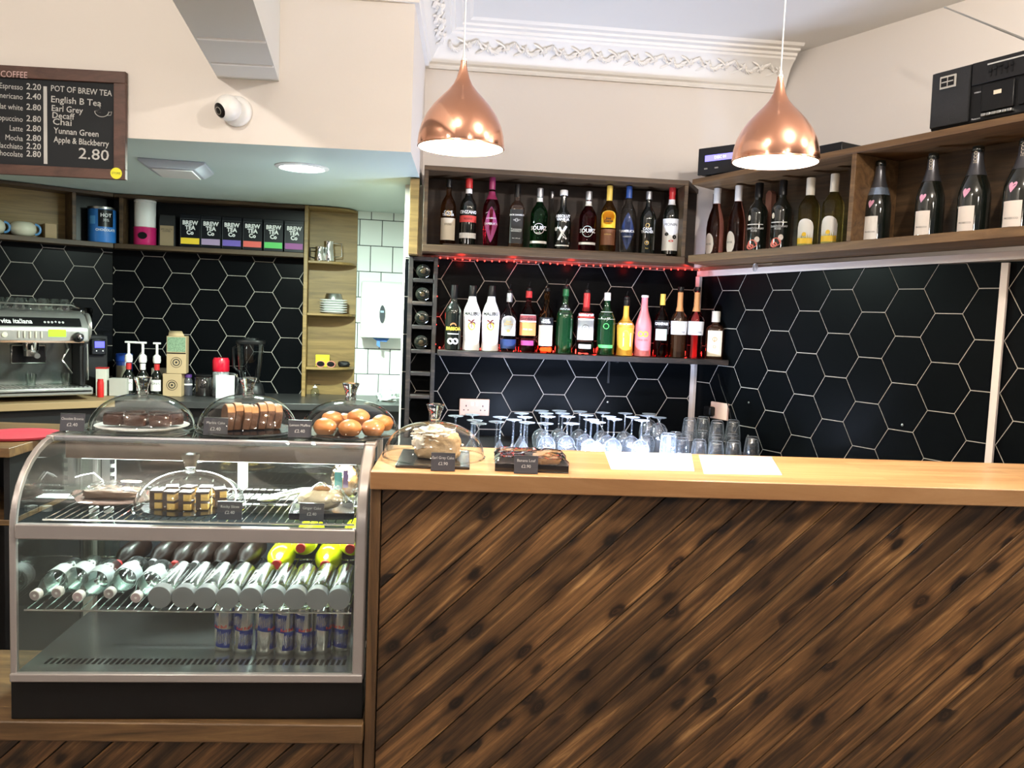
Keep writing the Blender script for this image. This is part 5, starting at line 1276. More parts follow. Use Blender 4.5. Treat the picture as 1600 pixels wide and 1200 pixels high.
# tray with wrapped bread
x, _ = chit(500, 815, .13); q = cw(x+.005, .15, ZU2)
t = thing('black_tray', 'black tray of wrapped bread inside the cabinet on the right', 'tray', q, .12)
MB().box(-.085, .085, -.09, .10, 0, .003).box(-.085, .085, -.09, -.087, .003, .018).box(-.085, -.082, -.087, .10, .003, .018).box(.082, .085, -.087, .10, .003, .018).build('tray_body', M_tray, t, bevel=.001)
t2 = thing('wrapped_loaf', 'pale round loaf in a clear bag with teal print on the black tray', 'bread', (q[0], q[1]+.005, q[2]+.0035), .2)
mb = MB(); blobmesh(mb, (-.01, 0, .032), (.062, .05, .03), .12, 3, 14, flat=.95, seg=32, ring=20); mb.build('crust', mat('pale_crust', (.66, .56, .40), .6, noise=.3, nscale=18, bump=.3), t2)
mb = MB(); blobmesh(mb, (-.005, -.005, .062), (.024, .02, .008), .1, 3, 3); mb.build('browned_top', M_gold, t2)
film('bag', t2, .078, .066, lambda x, y: .070*math.exp(-(x/.075)**2-(y/.07)**2)+.006, .010, 9, crumple=34, drop=.0)
mb = MB().box(.03, .052, .035, .036, .05, .10).build('teal_print', mat('teal_print', (.08, .38, .42), .4), t2)
mb = MB().box(.054, .068, .035, .036, .055, .105).build('violet_print', mat('violet_print', (.22, .15, .40), .4), t2)
x, _ = chit(545, 760, .33); q = cw(x-.01, .34, ZU2)
t2 = thing('wrapped_loaf', 'golden loaf in a clear bag behind the black tray inside the cabinet', 'bread', (q[0], q[1], q[2]+.001))
mb = MB(); blobmesh(mb, (0, 0, .05), (.035, .045, .05), .12, 3, 15, flat=.95, seg=32, ring=20); mb.build('crust', M_gold, t2)
mb = MB(); blobmesh(mb, (0, 0, .055), (.042, .052, .056), .25, 5, 16, flat=.96, seg=40, ring=26); mb.build('bag', M_film, t2, smooth=20)
# thin white cable inside on the left
a = chit(85, 780, .33); 
tag(MB().tube([cw(-W2+.035, .30, .47), cw(-W2+.05, .31, .475), cw(-W2+.075, .33, .478), cw(-W2+.095, .34, .455), cw(-W2+.105, .345, .424)], .0016, 6).build('probe_cable', M_white), 'thin white probe cable curling inside the cabinet on the left', 'cable')
# ------------------------------------------------------------------ coffee niche
DN = .18
ZN0, ZN1 = 1.838, 2.174
uc = FL.meet(DN, FLL, DN); ucb = FL.meet(.012, FLL, .012)
M_niB = mat('black_niche_back', (.004, .0045, .006), .35, spec=.3)
t = thing('niche_wall_shelf', 'stained open shelf box of tea tins over the black niche tiles', 'shelf', (FL.p.x, FL.p.y, 0), FL.a)
ue = .845
for nm_, a, b_ in (('bottom_board', ZN0, ZN0+.030), ('top_board', ZN1-.020, ZN1)):
    MB().prism([(uc+.002, -DN), (ue, -DN), (ue, -.012), (ucb+.002, -.012)], a, b_, 'z').build(nm_, M_shelfR if 0 else M_shelf, t, bevel=.002)
MB().box(uc+.03, uc+.052, -DN+.001, -.02, ZN0+.030, ZN1-.020).build('side_board', M_shelf, t, bevel=.002)
MB().box(ucb+.01, ue, -.02, -.0125, ZN0+.03, ZN1-.02).build('back_panel', M_niB, t)
ucL = FLL.meet(DN, FL, DN); ucLb = FLL.meet(.012, FL, .012)
t = thing('niche_wall_shelf', 'stained open shelf box of cups and blue tin on the slanting niche wall', 'shelf', (FLL.p.x, FLL.p.y, 0), FLL.a)
for nm_, a, b_ in (('bottom_board', ZN0, ZN0+.030), ('top_board', ZN1-.020, ZN1)):
    MB().prism([(-1.5, -DN), (ucL-.002, -DN), (ucLb-.002, -.012), (-1.5, -.012)], a, b_, 'z').build(nm_, M_shelf, t, bevel=.002)
um_ = FLL.hit(116, 330, DN)[0]
MB().box(um_-.011, um_+.011, -DN+.001, -.02, ZN0+.030, ZN1-.020).build('divider', M_shelf, t, bevel=.002)
MB().box(um_+.011, ucLb-.01, -.02, -.0125, ZN0+.03, ZN1-.02).build('back_panel', M_niB, t)
MB().box(-1.5, um_-.011, -.02, -.0125, ZN0+.03, ZN1-.02).build('back_panel', M_pine, t)
zN = ZN0+.0305
def onshelf(fr, px, py, d): return fr.hit(px, py, d)
# tea tins
def tea_tin(bandm):
    t = thing('tea_tin', '', 'tin'); w_ = .062
    MB().box(-w_, w_, -.045, .045, 0, .205).build('tin', mat('black_tin', (.006, .007, .010), .35, spec=.2), t, bevel=.003); tb_ = kids(t)[-1]
    MB().box(-w_+.004, w_-.004, -.0462, -.0452, .178, .1795).box(-w_+.004, -w_+.0055, -.0462, -.0452, .01, .178).build('tin_edge_print', mat('dim_print', (.10, .11, .12), .5), tb_)
    MB().box(-w_+.006, w_-.006, -.0468, -.0454, .020, .058).build('colour_band', bandm, t)
    text_flat('tin_print', 'BREW\nTEA\nCo', .036, T_white, tb_, 0, -.0466, .122, bold=.0014, sx=.95)
    return t
cols = (('yellow', (.80, .56, .03)), ('lilac', (.36, .26, .42)), ('violet', (.14, .09, .42)), ('coral red', (.65, .10, .08)), ('green', (.08, .48, .10)), ('purple', (.26, .05, .24)))
for i, ((cn, cc), px) in enumerate(zip(cols, (299, 331, 363.5, 395.5, 428, 460))):
    u, _ = FL.hit(px, 385, .115); m = mat('band_'+cn.replace(' ', '_'), cc, .5)
    t = tea_tin(m); t.location = FL.at(u, .115, zN); t.rotation_euler.z = FL.a; t['label'] = 'black tea tin with %s band on the niche shelf' % cn; t['group'] = 'black tea tins on the niche shelf'
u, _ = FL.hit(227, 380, .085)
t = thing('round_tin', 'pink round tin with dark emblem under the white canister', 'tin', FL.at(u, .09, zN), FL.a)
MB().lathe([(.066, 0), (.068, .004), (.068, .104), (.070, .106), (.070, .112), (.064, .114)], seg=40).build('tin', mat('hot_pink_tin', (.55, .02, .14), .3), t, smooth=50)
MB().prism([(.028*math.cos(a*PI/8), .058+.022*math.sin(a*PI/8)) for a in range(16)], -.0695, -.0680, 'y').build('emblem', M_black, t)
t = thing('canister', 'plain white canister standing on the pink tin', 'tin', FL.at(u, .09, zN+.1145), FL.a)
MB().lathe([(.062, 0), (.064, .004), (.064, .15), (.062, .154)], seg=40).build('canister_body', M_white, t, smooth=50)
MB().lathe([(.0655, .1545), (.0655, .168), (.06, .171)], seg=40).build('lid', M_white, t, smooth=50)
u, _ = FL.hit(262, 380, .10)
t = thing('coffee_bag', 'dark paper bag with kraft label between the canister and tins', 'bag', FL.at(u, .10, zN), FL.a)
MB().add([(-.05, -.03, 0), (.05, -.03, 0), (.05, .03, 0), (-.05, .03, 0), (-.048, -.022, .15), (.048, -.022, .15), (.048, .022, .15), (-.048, .022, .15), (-.045, -.004, .20), (.045, -.004, .20), (.045, .004, .20), (-.045, .004, .20)],
         [(3, 2, 1, 0), (0, 1, 5, 4), (1, 2, 6, 5), (2, 3, 7, 6), (3, 0, 4, 7), (4, 5, 9, 8), (5, 6, 10, 9), (6, 7, 11, 10), (7, 4, 8, 11), (8, 9, 10, 11)]).build('bag_body', mat('dark_kraft', (.02, .02, .022), .6), t, bevel=.002)
MB().box(-.040, .042, -.0335, -.031, .004, .13).build('label', mat('kraft_label', (.30, .22, .13), .7), t)
text_flat('label_print', 'SPECIALITY\nCOFFEE', .014, T_black, t, 0, -.0338, .10)
# on the slanting wall
u, _ = FLL.hit(160, 375, .11)
t = thing('round_tin', 'big blue and black round chocolate tin on the slanting shelf', 'tin', FLL.at(u, .106, zN), face_cam(-2.3, 5.2))
MB().lathe([(.0805, 0), (.082, .004), (.082, .20), (.0805, .203)], seg=44).build('tin', mat('azure_tin', (.03, .17, .50), .3), t, smooth=50)
MB().lathe([(.084, .2035), (.084, .217), (.079, .2175), (.0785, .214)], seg=44).build('lid', M_steel, t, smooth=50)
patch('label', M_black, t, .082, .095, .20, .25, .55); patch('label', mat('azure_light', (.10, .35, .70), .4), t, .082, .11, .16, -.75, .25)
text_bent('label_print', 'HOT', .03, T_white, t, .082, .165, .25, bold=.001); text_bent('label_print', 'CHOCOLATE', .02, T_white, t, .082, .075, .25, bold=.0005); text_bent('label_print', '30%', .022, T_white, t, .082, .135, .25)
def cup(nm_, px, lab, flip):
    u, _ = FLL.hit(px, 365, .10)
    t = thing('teacup', lab, 'cup', FLL.at(u, .10, zN), face_cam(-2.8, 4.9))
    MB().lathe([(.035, 0), (.06, .012), (.071, .04), (.066, .068), (.052, .082), (.048, .084), (.045, .08), (.055, .066), (.06, .04), (.001, .014)], seg=36, caps=False).build('bowl', mat('cream_china', (.66, .64, .50), .15, coat=.5), t, smooth=70)
    MB().tube([(flip*(.062+.028*math.sin(a)), 0, .045-.030*math.cos(a)) for a in [PI*k/12 for k in range(13)]], [.007]*13, 10).build('handle', mat('sky_blue_glaze', (.12, .32, .62), .2, coat=.4), t, smooth=60)
    return t
cup('teacup', 36, 'cream rounded teacup with light blue handle on the slanting shelf', 1)
cup('teacup', -13, 'cream teacup with blue handle at the left photo edge', 1)
u, _ = FLL.hit(77, 368, .06)
t = tag(box('kraft_box', mat('kraft_card', (.42, .30, .17), .7), -.032, .032, -.03, .03, 0, .09, loc=FLL.at(u, .07, zN), rz=FLL.a, bevel=.002), 'small kraft card box beside the teacups', 'box')
# quadrant shelf unit
u0q, u1q = .872, 1.185
t = thing('corner_shelf_unit', 'tan open shelving with rounded shelves beside the white tiles', 'shelf', (FL.p.x, FL.p.y, 0), FL.a)
MB().box(.846, .871, -DN-.015, -.012, .93, 2.174).build('side_panel', M_pine, t, bevel=.002)
MB().box(u0q, u1q, -.024, -.012, .93, 2.174).build('back_panel', M_pine, t)
def quad(z, nm_='shelf_board'):
    pts = [(u0q, -.024), (u0q, -.19)]+[(u1q-.19+.19*math.sin(a)*1.0, -.0-.19*math.cos(a)) for a in [PI/2*k/10 for k in range(10)]]+[(u1q, -.024)]
    return MB().prism(pts, z-.016, z, 'z').build(nm_, M_pine, t, bevel=.002)
zq = [FL.hit(520, y, .15)[1] for y in (409, 490, 574)]
for z in zq: quad(z)
quad(2.172, 'top_board')
u, _ = FL.hit(508, 405, .1)
for nm_, du, h_, r_ in (('small', -.035, .095, .032), ('tall', .022, .135, .037)):
    tt = thing('milk_jug', '%s stainless steel milk jug on the rounded shelf' % nm_, 'jug', FL.at(u+du, .09 if nm_ == 'tall' else .12, zq[0]), FL.a, 'steel milk jugs')
    MB().lathe([(r_, 0), (r_*1.05, .01), (r_*.95, h_*.6), (r_*.85, h_*.8), (r_*.9, h_), (r_*.87, h_-.001), (r_*.8, h_*.8), (.001, .008)], seg=32, caps=False).build('jug_body', M_chrome, tt, smooth=60)
    if nm_ == 'tall': MB().tube([(r_*.9, 0, h_*.92), (r_+.045, 0, h_*.93), (r_+.048, 0, h_*.3), (r_*.95, 0, h_*.25)], .0035, 8).build('handle', M_chrome, tt)
    else: MB().tube([(-r_*.9, 0, h_*.9), (-r_-.03, 0, h_*.9), (-r_-.032, 0, h_*.3), (-r_*.95, 0, h_*.2)], .0045, 8).build('handle', M_black, tt)
u, _ = FL.hit(521, 488, .1); first = None
for k in range(6):
    lab = 'white china plate, %s of the stack on the middle rounded shelf' % ['lowest', 'second', 'third', 'fourth', 'fifth', 'topmost'][k]
    loc = FL.at(u, .12, zq[1]+.0155*k)
    if first is None:
        first = thing('china_plate', lab, 'plate', loc, 0, 'stacked white plates')
        MB().lathe([(.06, 0), (.065, .004), (.090, .011), (.0905, .0145), (.086, .0148), (.06, .006), (.001, .006)], seg=40).build('dish', mat('stacked_china', (.80, .82, .80), .2), first, smooth=50)
    else: dup(first, loc, 0, lab)
tt = thing('steel_lid', 'dented steel dish lying on the white plate stack', 'dish', FL.at(u, .108, zq[1]+.0155*5+.015), .3)
MB().lathe([(.056, 0), (.06, .003), (.052, .036), (.048, .040), (.001, .040)], seg=28).build('dish_body', M_steel, tt)
u, _ = FL.hit(504, 560, .1)
t = thing('yellow_box', 'small yellow packet on the lowest rounded shelf', 'box', FL.at(u, .08, zq[2]), FL.a)
MB().box(-.045, .045, -.02, .02, 0, .078).build('carton', mat('lemon_card', (.72, .72, .02), .5), t, bevel=.002)
text_flat('carton_print', 'TEA', .02, T_green, t, 0, -.0206, .05)
u, _ = FL.hit(509, 568, .15)
t = thing('sunglasses', 'dark sunglasses with pink frame on the lowest rounded shelf', 'sunglasses', FL.at(u, .16, zq[2]+.001), FL.a)
for s_ in (-1, 1):
    MB().lathe([(.001, -.001), (.024, -.0005), (.025, .001)], c=(s_*.033, 0, 0), seg=24, tf=lambda x, y, z: (x, z, y*.75+.020)).build('lens', M_black, t)
    MB().tube([(s_*.033+.027*math.cos(a), -.001, .020+.020*math.sin(a)) for a in [2*PI*k/20 for k in range(20)]], .0028, 6, closed=True).build('frame', mat('pink_frame', (.60, .22, .18), .4), t)
    MB().tube([(s_*.06, 0, .026), (s_*.064, .06, .012), (s_*.058, .105, .004)], .0025, 6).build('temple', mat('pink_frame', (.60, .22, .18), .4), t)
u, _ = FL.hit(537, 568, .1)
t = thing('small_pouch', 'small black pouch beside the sunglasses', 'pouch', FL.at(u, .085, zq[2]), FL.a)
mb = MB(); blobmesh(mb, (0, 0, .02), (.038, .028, .02), .25, 3, 5, flat=.9, p=3); mb.build('pouch_body', M_satin, t)
# counters of the niche
ZNC = .93
f = FL
t = thing('niche_counter', 'dark preparation counter running under the niche shelves', 'counter', (FL.p.x, FL.p.y, 0), FL.a)
cA = FL.meet(.62, FLL, .62); cB = FL.meet(.013, FLL, .013)
pw = [FL.xy(cA, .62), FL.xy(1.49, .62), FL.xy(1.49, .014), FL.xy(cB, .014), FLL.xy(-1.95, .014), FLL.xy(-1.95, .62)]
def toL(p): d_ = p-FL.p; return (d_.dot(FL.t), -d_.dot(FL.n))
poly = [toL(p) for p in pw]
MB().prism(poly[:4], ZNC-.04, ZNC-.0005, 'z').build('counter_top', mat('dark_stone_top', (.035, .035, .035), .3), t, bevel=.002)
MB().prism([poly[0], poly[3], poly[4], poly[5]], ZNC-.04, ZNC-.0005, 'z').build('counter_top', mat('oak_counter_edge', (.30, .20, .10), .5), t, bevel=.002)
pi_ = [FL.xy(FL.meet(.57, FLL, .57), .57), FL.xy(1.47, .57), FL.xy(1.47, .03), FL.xy(cB, .03), FLL.xy(-1.95, .03), FLL.xy(-1.95, .57)]
poly2 = [toL(p) for p in pi_]
MB().prism(poly2[:4], 0, ZNC-.041, 'z').prism([poly2[0], poly2[3], poly2[4], poly2[5]], 0, ZNC-.041, 'z').build('cupboard', M_satin, t)
# ---- espresso machine
dM = .56
uM, _ = FLL.hit(146, 622, dM)
em = thing('espresso_machine', 'wide steel espresso machine with green display on the slanting counter', 'coffee machine', FLL.at(uM, dM, ZNC), FLL.a)
WM = .82
zt = lambda y, px=70: FLL.hit(px, y, dM)[1]-ZNC
M_dsteel = mat('dark_mirror_steel', (.22, .25, .24), .18, .9)
M_gsteel = mat('grey_steel_panel', (.42, .42, .40), .3, .7)
MB().box(-WM, 0, 0, .33, .03, .075).build('drip_tray_base', M_gsteel, em, bevel=.008)
mb = MB()
for k in range(34): mb.box(-WM+.03+k*.0233, -WM+.042+k*.0233, .015, .20, .0755, .079)
mb.build('drip_grate', M_steel, em)
MB().box(-WM+.01, -.01, -.004, .0, .05, .058).build('tray_trim', M_chrome, em)
MB().box(-WM+.03, -.04, .21, .32, .076, .334).build('rear_panel', M_dsteel, em, bevel=.004)
MB().box(-.06, -.03, .05, .20, .0795, .334).box(-WM+.0, -WM+.04, .05, .20, .0795, .334).build('side_pillar', M_satin, em, bevel=.004)
# head: rounded right end, leaning front
zh0, zh1 = .335, .50
prof = [(-.0, zh0), (.33, zh0), (.33, zh1+.01), (.16, zh1+.01), (.07, zh1-.015), (.025, zh1-.055), (.0, zh1-.09)]
def headprism(x0, x1, grow=0):
    return MB().prism([(y+(-grow if y < .05 else 0), z) for y, z in prof], x0, x1, 'x')
headprism(-WM, -.02).build('head_housing', M_gsteel, em, bevel=.012, seg=3)
MB().lathe([(.001, -.001), (.085, -.001), (.09, .004), (.09, .018)], c=(0, 0, 0), seg=28, tf=lambda x, y, z: (-.021+z, .10+x*.95, zh0+.085+y*.9)).build('end_cap', M_gsteel, em, smooth=50)
def lean(x0, x1, z0, z1, m, nm_, th=.003, bev=0):
    # strip lying on the leaning front of the head
    def yy(z):
        ps = [(prof[0][0], zh0), (0, zh1-.09), (.025, zh1-.055), (.07, zh1-.015), (.16, zh1+.01)]
        for (a, za), (b_, zb_) in zip(ps, ps[1:]):
            if za <= z <= zb_: return a+(b_-a)*(z-za)/(zb_-za)
        return .16
    vs = []
    n = 6
    for i in range(n+1):
        z = z0+(z1-z0)*i/n
        vs += [(x0, yy(z)-th, z), (x1, yy(z)-th, z)]
    o_ = MB().add(vs, [(2*i, 2*i+1, 2*i+3, 2*i+2) for i in range(n)]).build(nm_, m, em, smooth=60)
    return o_, yy
lean(-WM+.01, -.06, zh0+.088, zh0+.135, M_black, 'name_band')
nb_ = kids(em)[-1]
_, yy = lean(-WM+.01, -.05, zh0+.012, zh0+.082, M_gsteel, 'button_panel')
lean(-.235, -.145, zh0+.030, zh0+.072, mat('green_lcd', (.2, .5, .02), .3, emit=(.42, .85, .03), es=.9), 'display', .006)
v, f_ = text_mb('la vita italiana', .034, .0008); z_ = zh0+.112
MB().add([(x-.40, yy(z_+y)-.0045, z_+y) for x, y in v], f_).build('name_print', T_white, nb_, smooth=0)
v, f_ = text_mb('o o o + o o', .022, .0004)
MB().add([(x-.20, yy(z_+y)-.0045, z_+y) for x, y in v], f_).build('name_print', T_white, nb_, smooth=0)
for k in range(5): MB().lathe([(.001, -.008), (.014, -.006), (.016, .004)], seg=18, tf=lambda x, y, z, k=k: (-.60+.038*k+x, z-.004, zh0+.038+y)).build('button', mat('ivory_button', (.62, .60, .48), .35), em)
for k in range(5): MB().box(-.385+.028*k, -.377+.028*k, -.012, -.003, zh0+.022, zh0+.058).build('switch_lever', mat('ivory_button', (.62, .60, .48), .35), em, bevel=.002)
MB().lathe([(.001, -.045), (.024, -.042), (.030, -.02), (.026, 0)], seg=24, tf=lambda x, y, z: (-.085+x, z-.004, zh0+.030+y)).build('steam_knob', M_black, em)
MB().lathe([(.001, -.06), (.012, -.058), (.014, -.045)], seg=18, tf=lambda x, y, z: (-.085+x, z-.004, zh0+.030+y)).build('knob_tip', M_chrome, em)
MB().box(-WM+.01, -.05, -.006, .0, zh0-.004, zh0+.008).build('lower_trim', M_chrome, em)
for gx in (-.62, -.30):
    MB().lathe([(.036, -.05), (.040, -.045), (.040, 0), (.034, .004)], c=(gx, .10, zh0-.002), seg=28).build('brew_group', M_chrome, em)
    MB().lathe([(.034, -.085), (.036, -.052)], c=(gx, .10, zh0), seg=28).tube([(gx, .07, zh0-.068), (gx, -.05, zh0-.075)], [.012, .015], 12).build('portafilter', M_satin if gx < -.5 else M_steel, em)
MB().tube([(-.13, .06, zh0), (-.125, .03, zh0-.04), (-.16, .02, zh0-.10), (-.11, .01, zh0-.18)], [.006, .006, .005, .004], 8).build('steam_wand', M_chrome, em)
MB().tube([(-.03, .02, zh0-.01), (-.03, .01, zh0-.10), (-.028, .012, zh0-.22)], [.006, .006, .005], 8).build('hot_water_spout', M_chrome, em)
MB().box(-.38, -.20, .195, .209, .20, .31).build('inner_frame', M_chrome, em, bevel=.006)
MB().box(-.372, -.208, .192, .1945, .208, .302).build('inner_window', M_black, em)
MB().tube([(-WM+.02, .06, zh1+.045), (-.10, .06, zh1+.045), (-.05, .10, zh1+.03), (-.05, .30, zh1+.03)], .005, 8).build('cup_rail', M_chrome, em)
# shot glasses on the tray
for k, gx in enumerate((-.30, -.12)):
    t = thing('shot_glass', 'small clear shot glass on the drip tray, %s' % ['left one', 'right one with a spoon'][k], 'glass', em.matrix_basis @ Vector((gx, .10, .0795)) if False else FLL.at(uM+gx, dM-.10, ZNC+.0795), 0, 'shot glasses on the drip tray')
    MB().lathe([(.022, 0), (.030, .07), (.0285, .07), (.021, .008), (.001, .008)], seg=24, caps=False).build('glass_wall', thin('shot_glass_clear', (.85, .9, .88), (.8, .85, .82), 2.5), t)
# cups on the machine: glass cups in rows
first = None; k = 0
for r_ in range(3):
    for c_ in range(4):
        loc = FLL.at(uM-.12-.115*c_-(.03*r_), dM-.125-.085*r_, ZNC+zh1+.0105)
        white = c_ >= 5
        lab = 'clear glass cup on the espresso machine, %s row, %s from the right' % (['front', 'middle', 'rear'][r_], ORD[c_])
        if first is None:
            first = thing('glass_cup', lab, 'cup', loc, 0, 'glass cups warming on the espresso machine')
            MB().lathe([(.036, 0), (.038, .003), (.030, .05), (.022, .066), (.001, .068)], seg=24, caps=False).build('cup_wall', thin('cup_glass', (.85, .88, .88), (.85, .9, .9), 3), first, smooth=50)
            MB().tube([(.034+.018*math.sin(a), 0, .034+.018*math.cos(a)) for a in [PI*k/8 for k in range(9)]], .003, 6).build('handle', thin('cup_glass', (.85, .88, .88), (.85, .9, .9), 3), first)
        else: dup(first, loc, .5*k, lab)
        k += 1
t = thing('folded_towel', 'crumpled white towel on top of the espresso machine', 'towel', FLL.at(uM-.66, dM-.14, ZNC+zh1+.0105), FLL.a)
mb = MB(); blobmesh(mb, (0, 0, .034), (.10, .06, .032), .3, 3, 21, flat=.95, p=3, seg=28); mb.build('cloth', mat('white_cotton', (.85, .87, .85), .9), t)
# ---- grinder
u, _ = FLL.hit(138, 540, .30)
t = thing('coffee_grinder', 'black coffee grinder with smoky hopper and blue display right of the machine', 'coffee grinder', FLL.at(uM+.115, .125, ZNC), FLL.a)
MB().prism([(-.09, 0), (.09, 0), (.09, .05), (.075, .09), (.075, .36), (-.075, .36), (-.075, .09), (-.09, .05)], -.05, .105, 'y').build('grinder_body', M_satin, t, bevel=.006)
MB().box(-.03, .055, -.085, -.051, .24, .34).build('control_head', M_black, t, bevel=.006)
MB().box(-.012, .045, -.089, -.0855, .285, .325).build('display', mat('blue_lcd', (.02, .02, .3), .3, emit=(.10, .10, 1), es=2.4), t, bevel=.002)
for x in (-.002, .036): MB().lathe([(.001, -.002), (.005, 0)], seg=10, tf=lambda a, b_, c, x=x: (x+a, -.0865+c, .265+b_)).build('button', M_steel, t)
t['label'] = 'black coffee grinder with smoky hopper and blue display right of the machine'
q = FLL.hit(116, 500, .30)
MB().lathe([(.035, .361), (.05, .38), (.085, .47), (.088, .52), (.080, .53), (.001, .532)], c=(-.085, .012, 0), seg=28).build('bean_hopper', thin('smoky_hopper', (.22, .22, .24), (.12, .12, .13), 1.5), t, smooth=50)
mb = MB(); blobmesh(mb, (-.085, .012, .415), (.052, .052, .04), .1, 3, 2); mb.build('coffee_beans', mat('roast_beans', (.03, .015, .008), .5, bump=1, nscale=120), t)
# items along the back of the niche counter
def put(px, d, name, label, cat, group=None, rz=None, z=ZNC):
    u, _ = FL.hit(px, 600, d); q = FL.at(u, d, z); return thing(name, label, cat, q, FL.a if rz is None else rz, group)
def ztop(px, py, d): return FL.hit(px, py, d)[1]-ZNC
h = ztop(194, 553, .16); t = put(194, .13, 'round_tin', 'dark blue cylinder tin with grey label behind the left cover', 'tin')
MB().lathe([(.046, 0), (.048, .004), (.048, h*.80), (.046, h*.81)], seg=32).build('tin', mat('navy_tin', (.01, .03, .16), .3), t, smooth=50)
MB().lathe([(.050, h*.812), (.050, h-.003), (.047, h)], seg=32).build('lid', mat('royal_blue_plastic', (.01, .05, .30), .35), t)
patch('label', mat('dull_gold_label', (.18, .17, .12), .5), t, .048, h*.36, h*.70, 0, 1.0)
for i, (px, ty, arm) in enumerate(((201, 533, 1), (223, 534, -1), (245, 535, 0))):
    h = ztop(px, ty, .30); t = put(px, .30, 'syrup_bottle', 'syrup bottle with white pump, %s of three' % ['left', 'middle', 'right'][i], 'bottle', 'pump syrup bottles in the niche', rz=0)
    hb = h*.60
    MB().lathe([(.034, 0), (.037, .006), (.037, hb*.55), (.03, hb*.65), (.015, hb*.78), (.0145, hb)], seg=28).build('bottle_body', G_black, t, smooth=50)
    patch('label', W_lab, t, .037, .03, hb*.5, 0, 1.0)
    MB().lathe([(.0165, hb*.80), (.0165, hb-.002)], seg=24).build('neck_label', [Mcap['r'], W_lab, Mcap['r']][i], t)
    MB().lathe([(.010, hb+.001), (.021, hb+.004), (.024, hb+.02), (.022, hb+.045), (.012, hb+.055), (.008, hb+.058), (.008, h-.012)], seg=20).build('pump', M_white, t)
    MB().box(-.022 if arm != -1 else -.045, .022 if arm != 1 else .045, -.010, .010, h-.012, h).build('pump_head', M_white, t, bevel=.003)
    text_bent('label_print', 'MONIN', .02, T_black, t, .037, hb*.38, 0)
d = .30
for i, (px, y0_, y1_, w_) in enumerate(((272, 583, 640, 27), (278, 515, 583, 28))):
    u, z1 = FL.hit(px, y0_, d); depth_ = FL.xy(u, d).y; wd = w_*depth_/FPX
    if i == 0: zb_ = ZNC; zt_ = z1; zl = z1
    else: zb_ = zl+.001; zt_ = z1
    hh = (FL.hit(px, 583, d)[1]-ZNC) if i == 0 else (FL.hit(px, 525, d)[1]-zl)
    t = thing('takeaway_carton', 'kraft carton with round dark stamp, %s of the stack' % ['lower', 'upper'][i], 'box', FL.at(u, d, zb_), FL.a+(.03 if i else -.04), 'stacked kraft cartons')
    if i == 0: zl = ZNC+hh
    mk = mat('kraft_card', (.42, .30, .17), .7)
    MB().box(-wd/2, wd/2, -.05, .05, 0, hh-.001).build('carton', mk, t, bevel=.002)
    zz = hh*(.5 if i == 0 else .30)
    for r1, r2 in ((.030, .033), (.016, .022), (.001, .007)):
        n = 24; vs = []
        for k in range(n):
            a = 2*PI*k/n
            for r_ in (r1, r2): vs.append((r_*math.cos(a), -.0515, zz+r_*math.sin(a)))
        MB().add(vs, [(2*k, 2*((k+1) % n), 2*((k+1) % n)+1, 2*k+1) for k in range(n)]).build('stamp_print', T_black, t, smooth=0)
    if i:
        MB().box(-wd/2+.004, wd/2-.004, -.0512, -.0504, hh*.58, hh*.97).build('leaf_panel', mat('leaf_print', (.16, .24, .15), .6, noise=.8, nscale=120), t)
        MB().add([(-wd/2+.01, -.05, hh), (wd/2-.01, -.05, hh), (wd/2-.03, -.02, hh+.03), (-wd/2+.01, -.02, hh+.03)], [(0, 1, 2, 3)]).build('open_flap', mk, t, solid=.002)
        MB().box(-wd/2+.002, wd/2-.002, -.0516, -.0502, hh*.53, hh*.56).build('tape_line', M_black, t)
h = ztop(293, 585, .26); t = put(294, .26, 'sauce_bottle', 'small bottle with purple lid and white band beside the kraft cartons', 'bottle')
MB().lathe([(.026, 0), (.028, .004), (.028, h*.7), (.02, h*.82), (.018, h*.86)], seg=24).build('bottle_body', mat('smoky_bottle', (.05, .05, .06), .1, coat=.5), t)
MB().lathe([(.022, h*.862), (.022, h), (.001, h)], seg=20).build('cap', mat('purple_cap', (.08, .03, .16), .4), t); patch('label', W_lab, t, .028, h*.50, h*.57, 0, 1.2)
h = ztop(318, 585, .26); t = put(318, .27, 'storage_jar', 'dark glass storage jar between the purple-lidded bottle and the red lid', 'jar')
MB().lathe([(.05, 0), (.054, .005), (.054, h*.85), (.046, h*.92), (.001, h*.93)], seg=32).build('jar_wall', mat('dark_jar_glass', (.015, .012, .012), .06, coat=1), t, smooth=50)
MB().lathe([(.048, h*.931), (.050, h*.94), (.050, h), (.001, h)], seg=32).build('lid', M_black, t)
h = ztop(350, 559, .26); t = put(345, .25, 'red_lidded_flask', 'container with glossy red lid behind the middle cover', 'container')
MB().lathe([(.048, 0), (.05, .004), (.05, h*.62), (.047, h*.64)], seg=32).build('flask_body', mat('clear_grey_plastic', (.30, .32, .33), .2), t)
MB().lathe([(.050, h*.641), (.053, h*.66), (.052, h*.93), (.044, h), (.001, h)], seg=32).build('lid', mat('glossy_red_lid', (.55, .01, .03), .15, coat=.6), t, smooth=50)
h = ztop(352, 585, .38); t = put(352, .40, 'paper_pack', 'white card in a clear plastic bag in front of the red lid', 'packet')
MB().box(-.055, .055, -.006, .006, 0, h-.004).build('white_card', mat('bright_card', (.88, .88, .88), .7), t, bevel=.001)
film_ = MB(); blobmesh(film_, (0, 0, h*.52), (.078, .02, h*.56), .15, 4, 33, p=5, flat=.92); film_.build('plastic_bag', M_film, t, smooth=25)
h = ztop(391, 528, .26); t = put(391, .27, 'blender', 'blender with dark clear square jug behind the middle cover', 'blender')
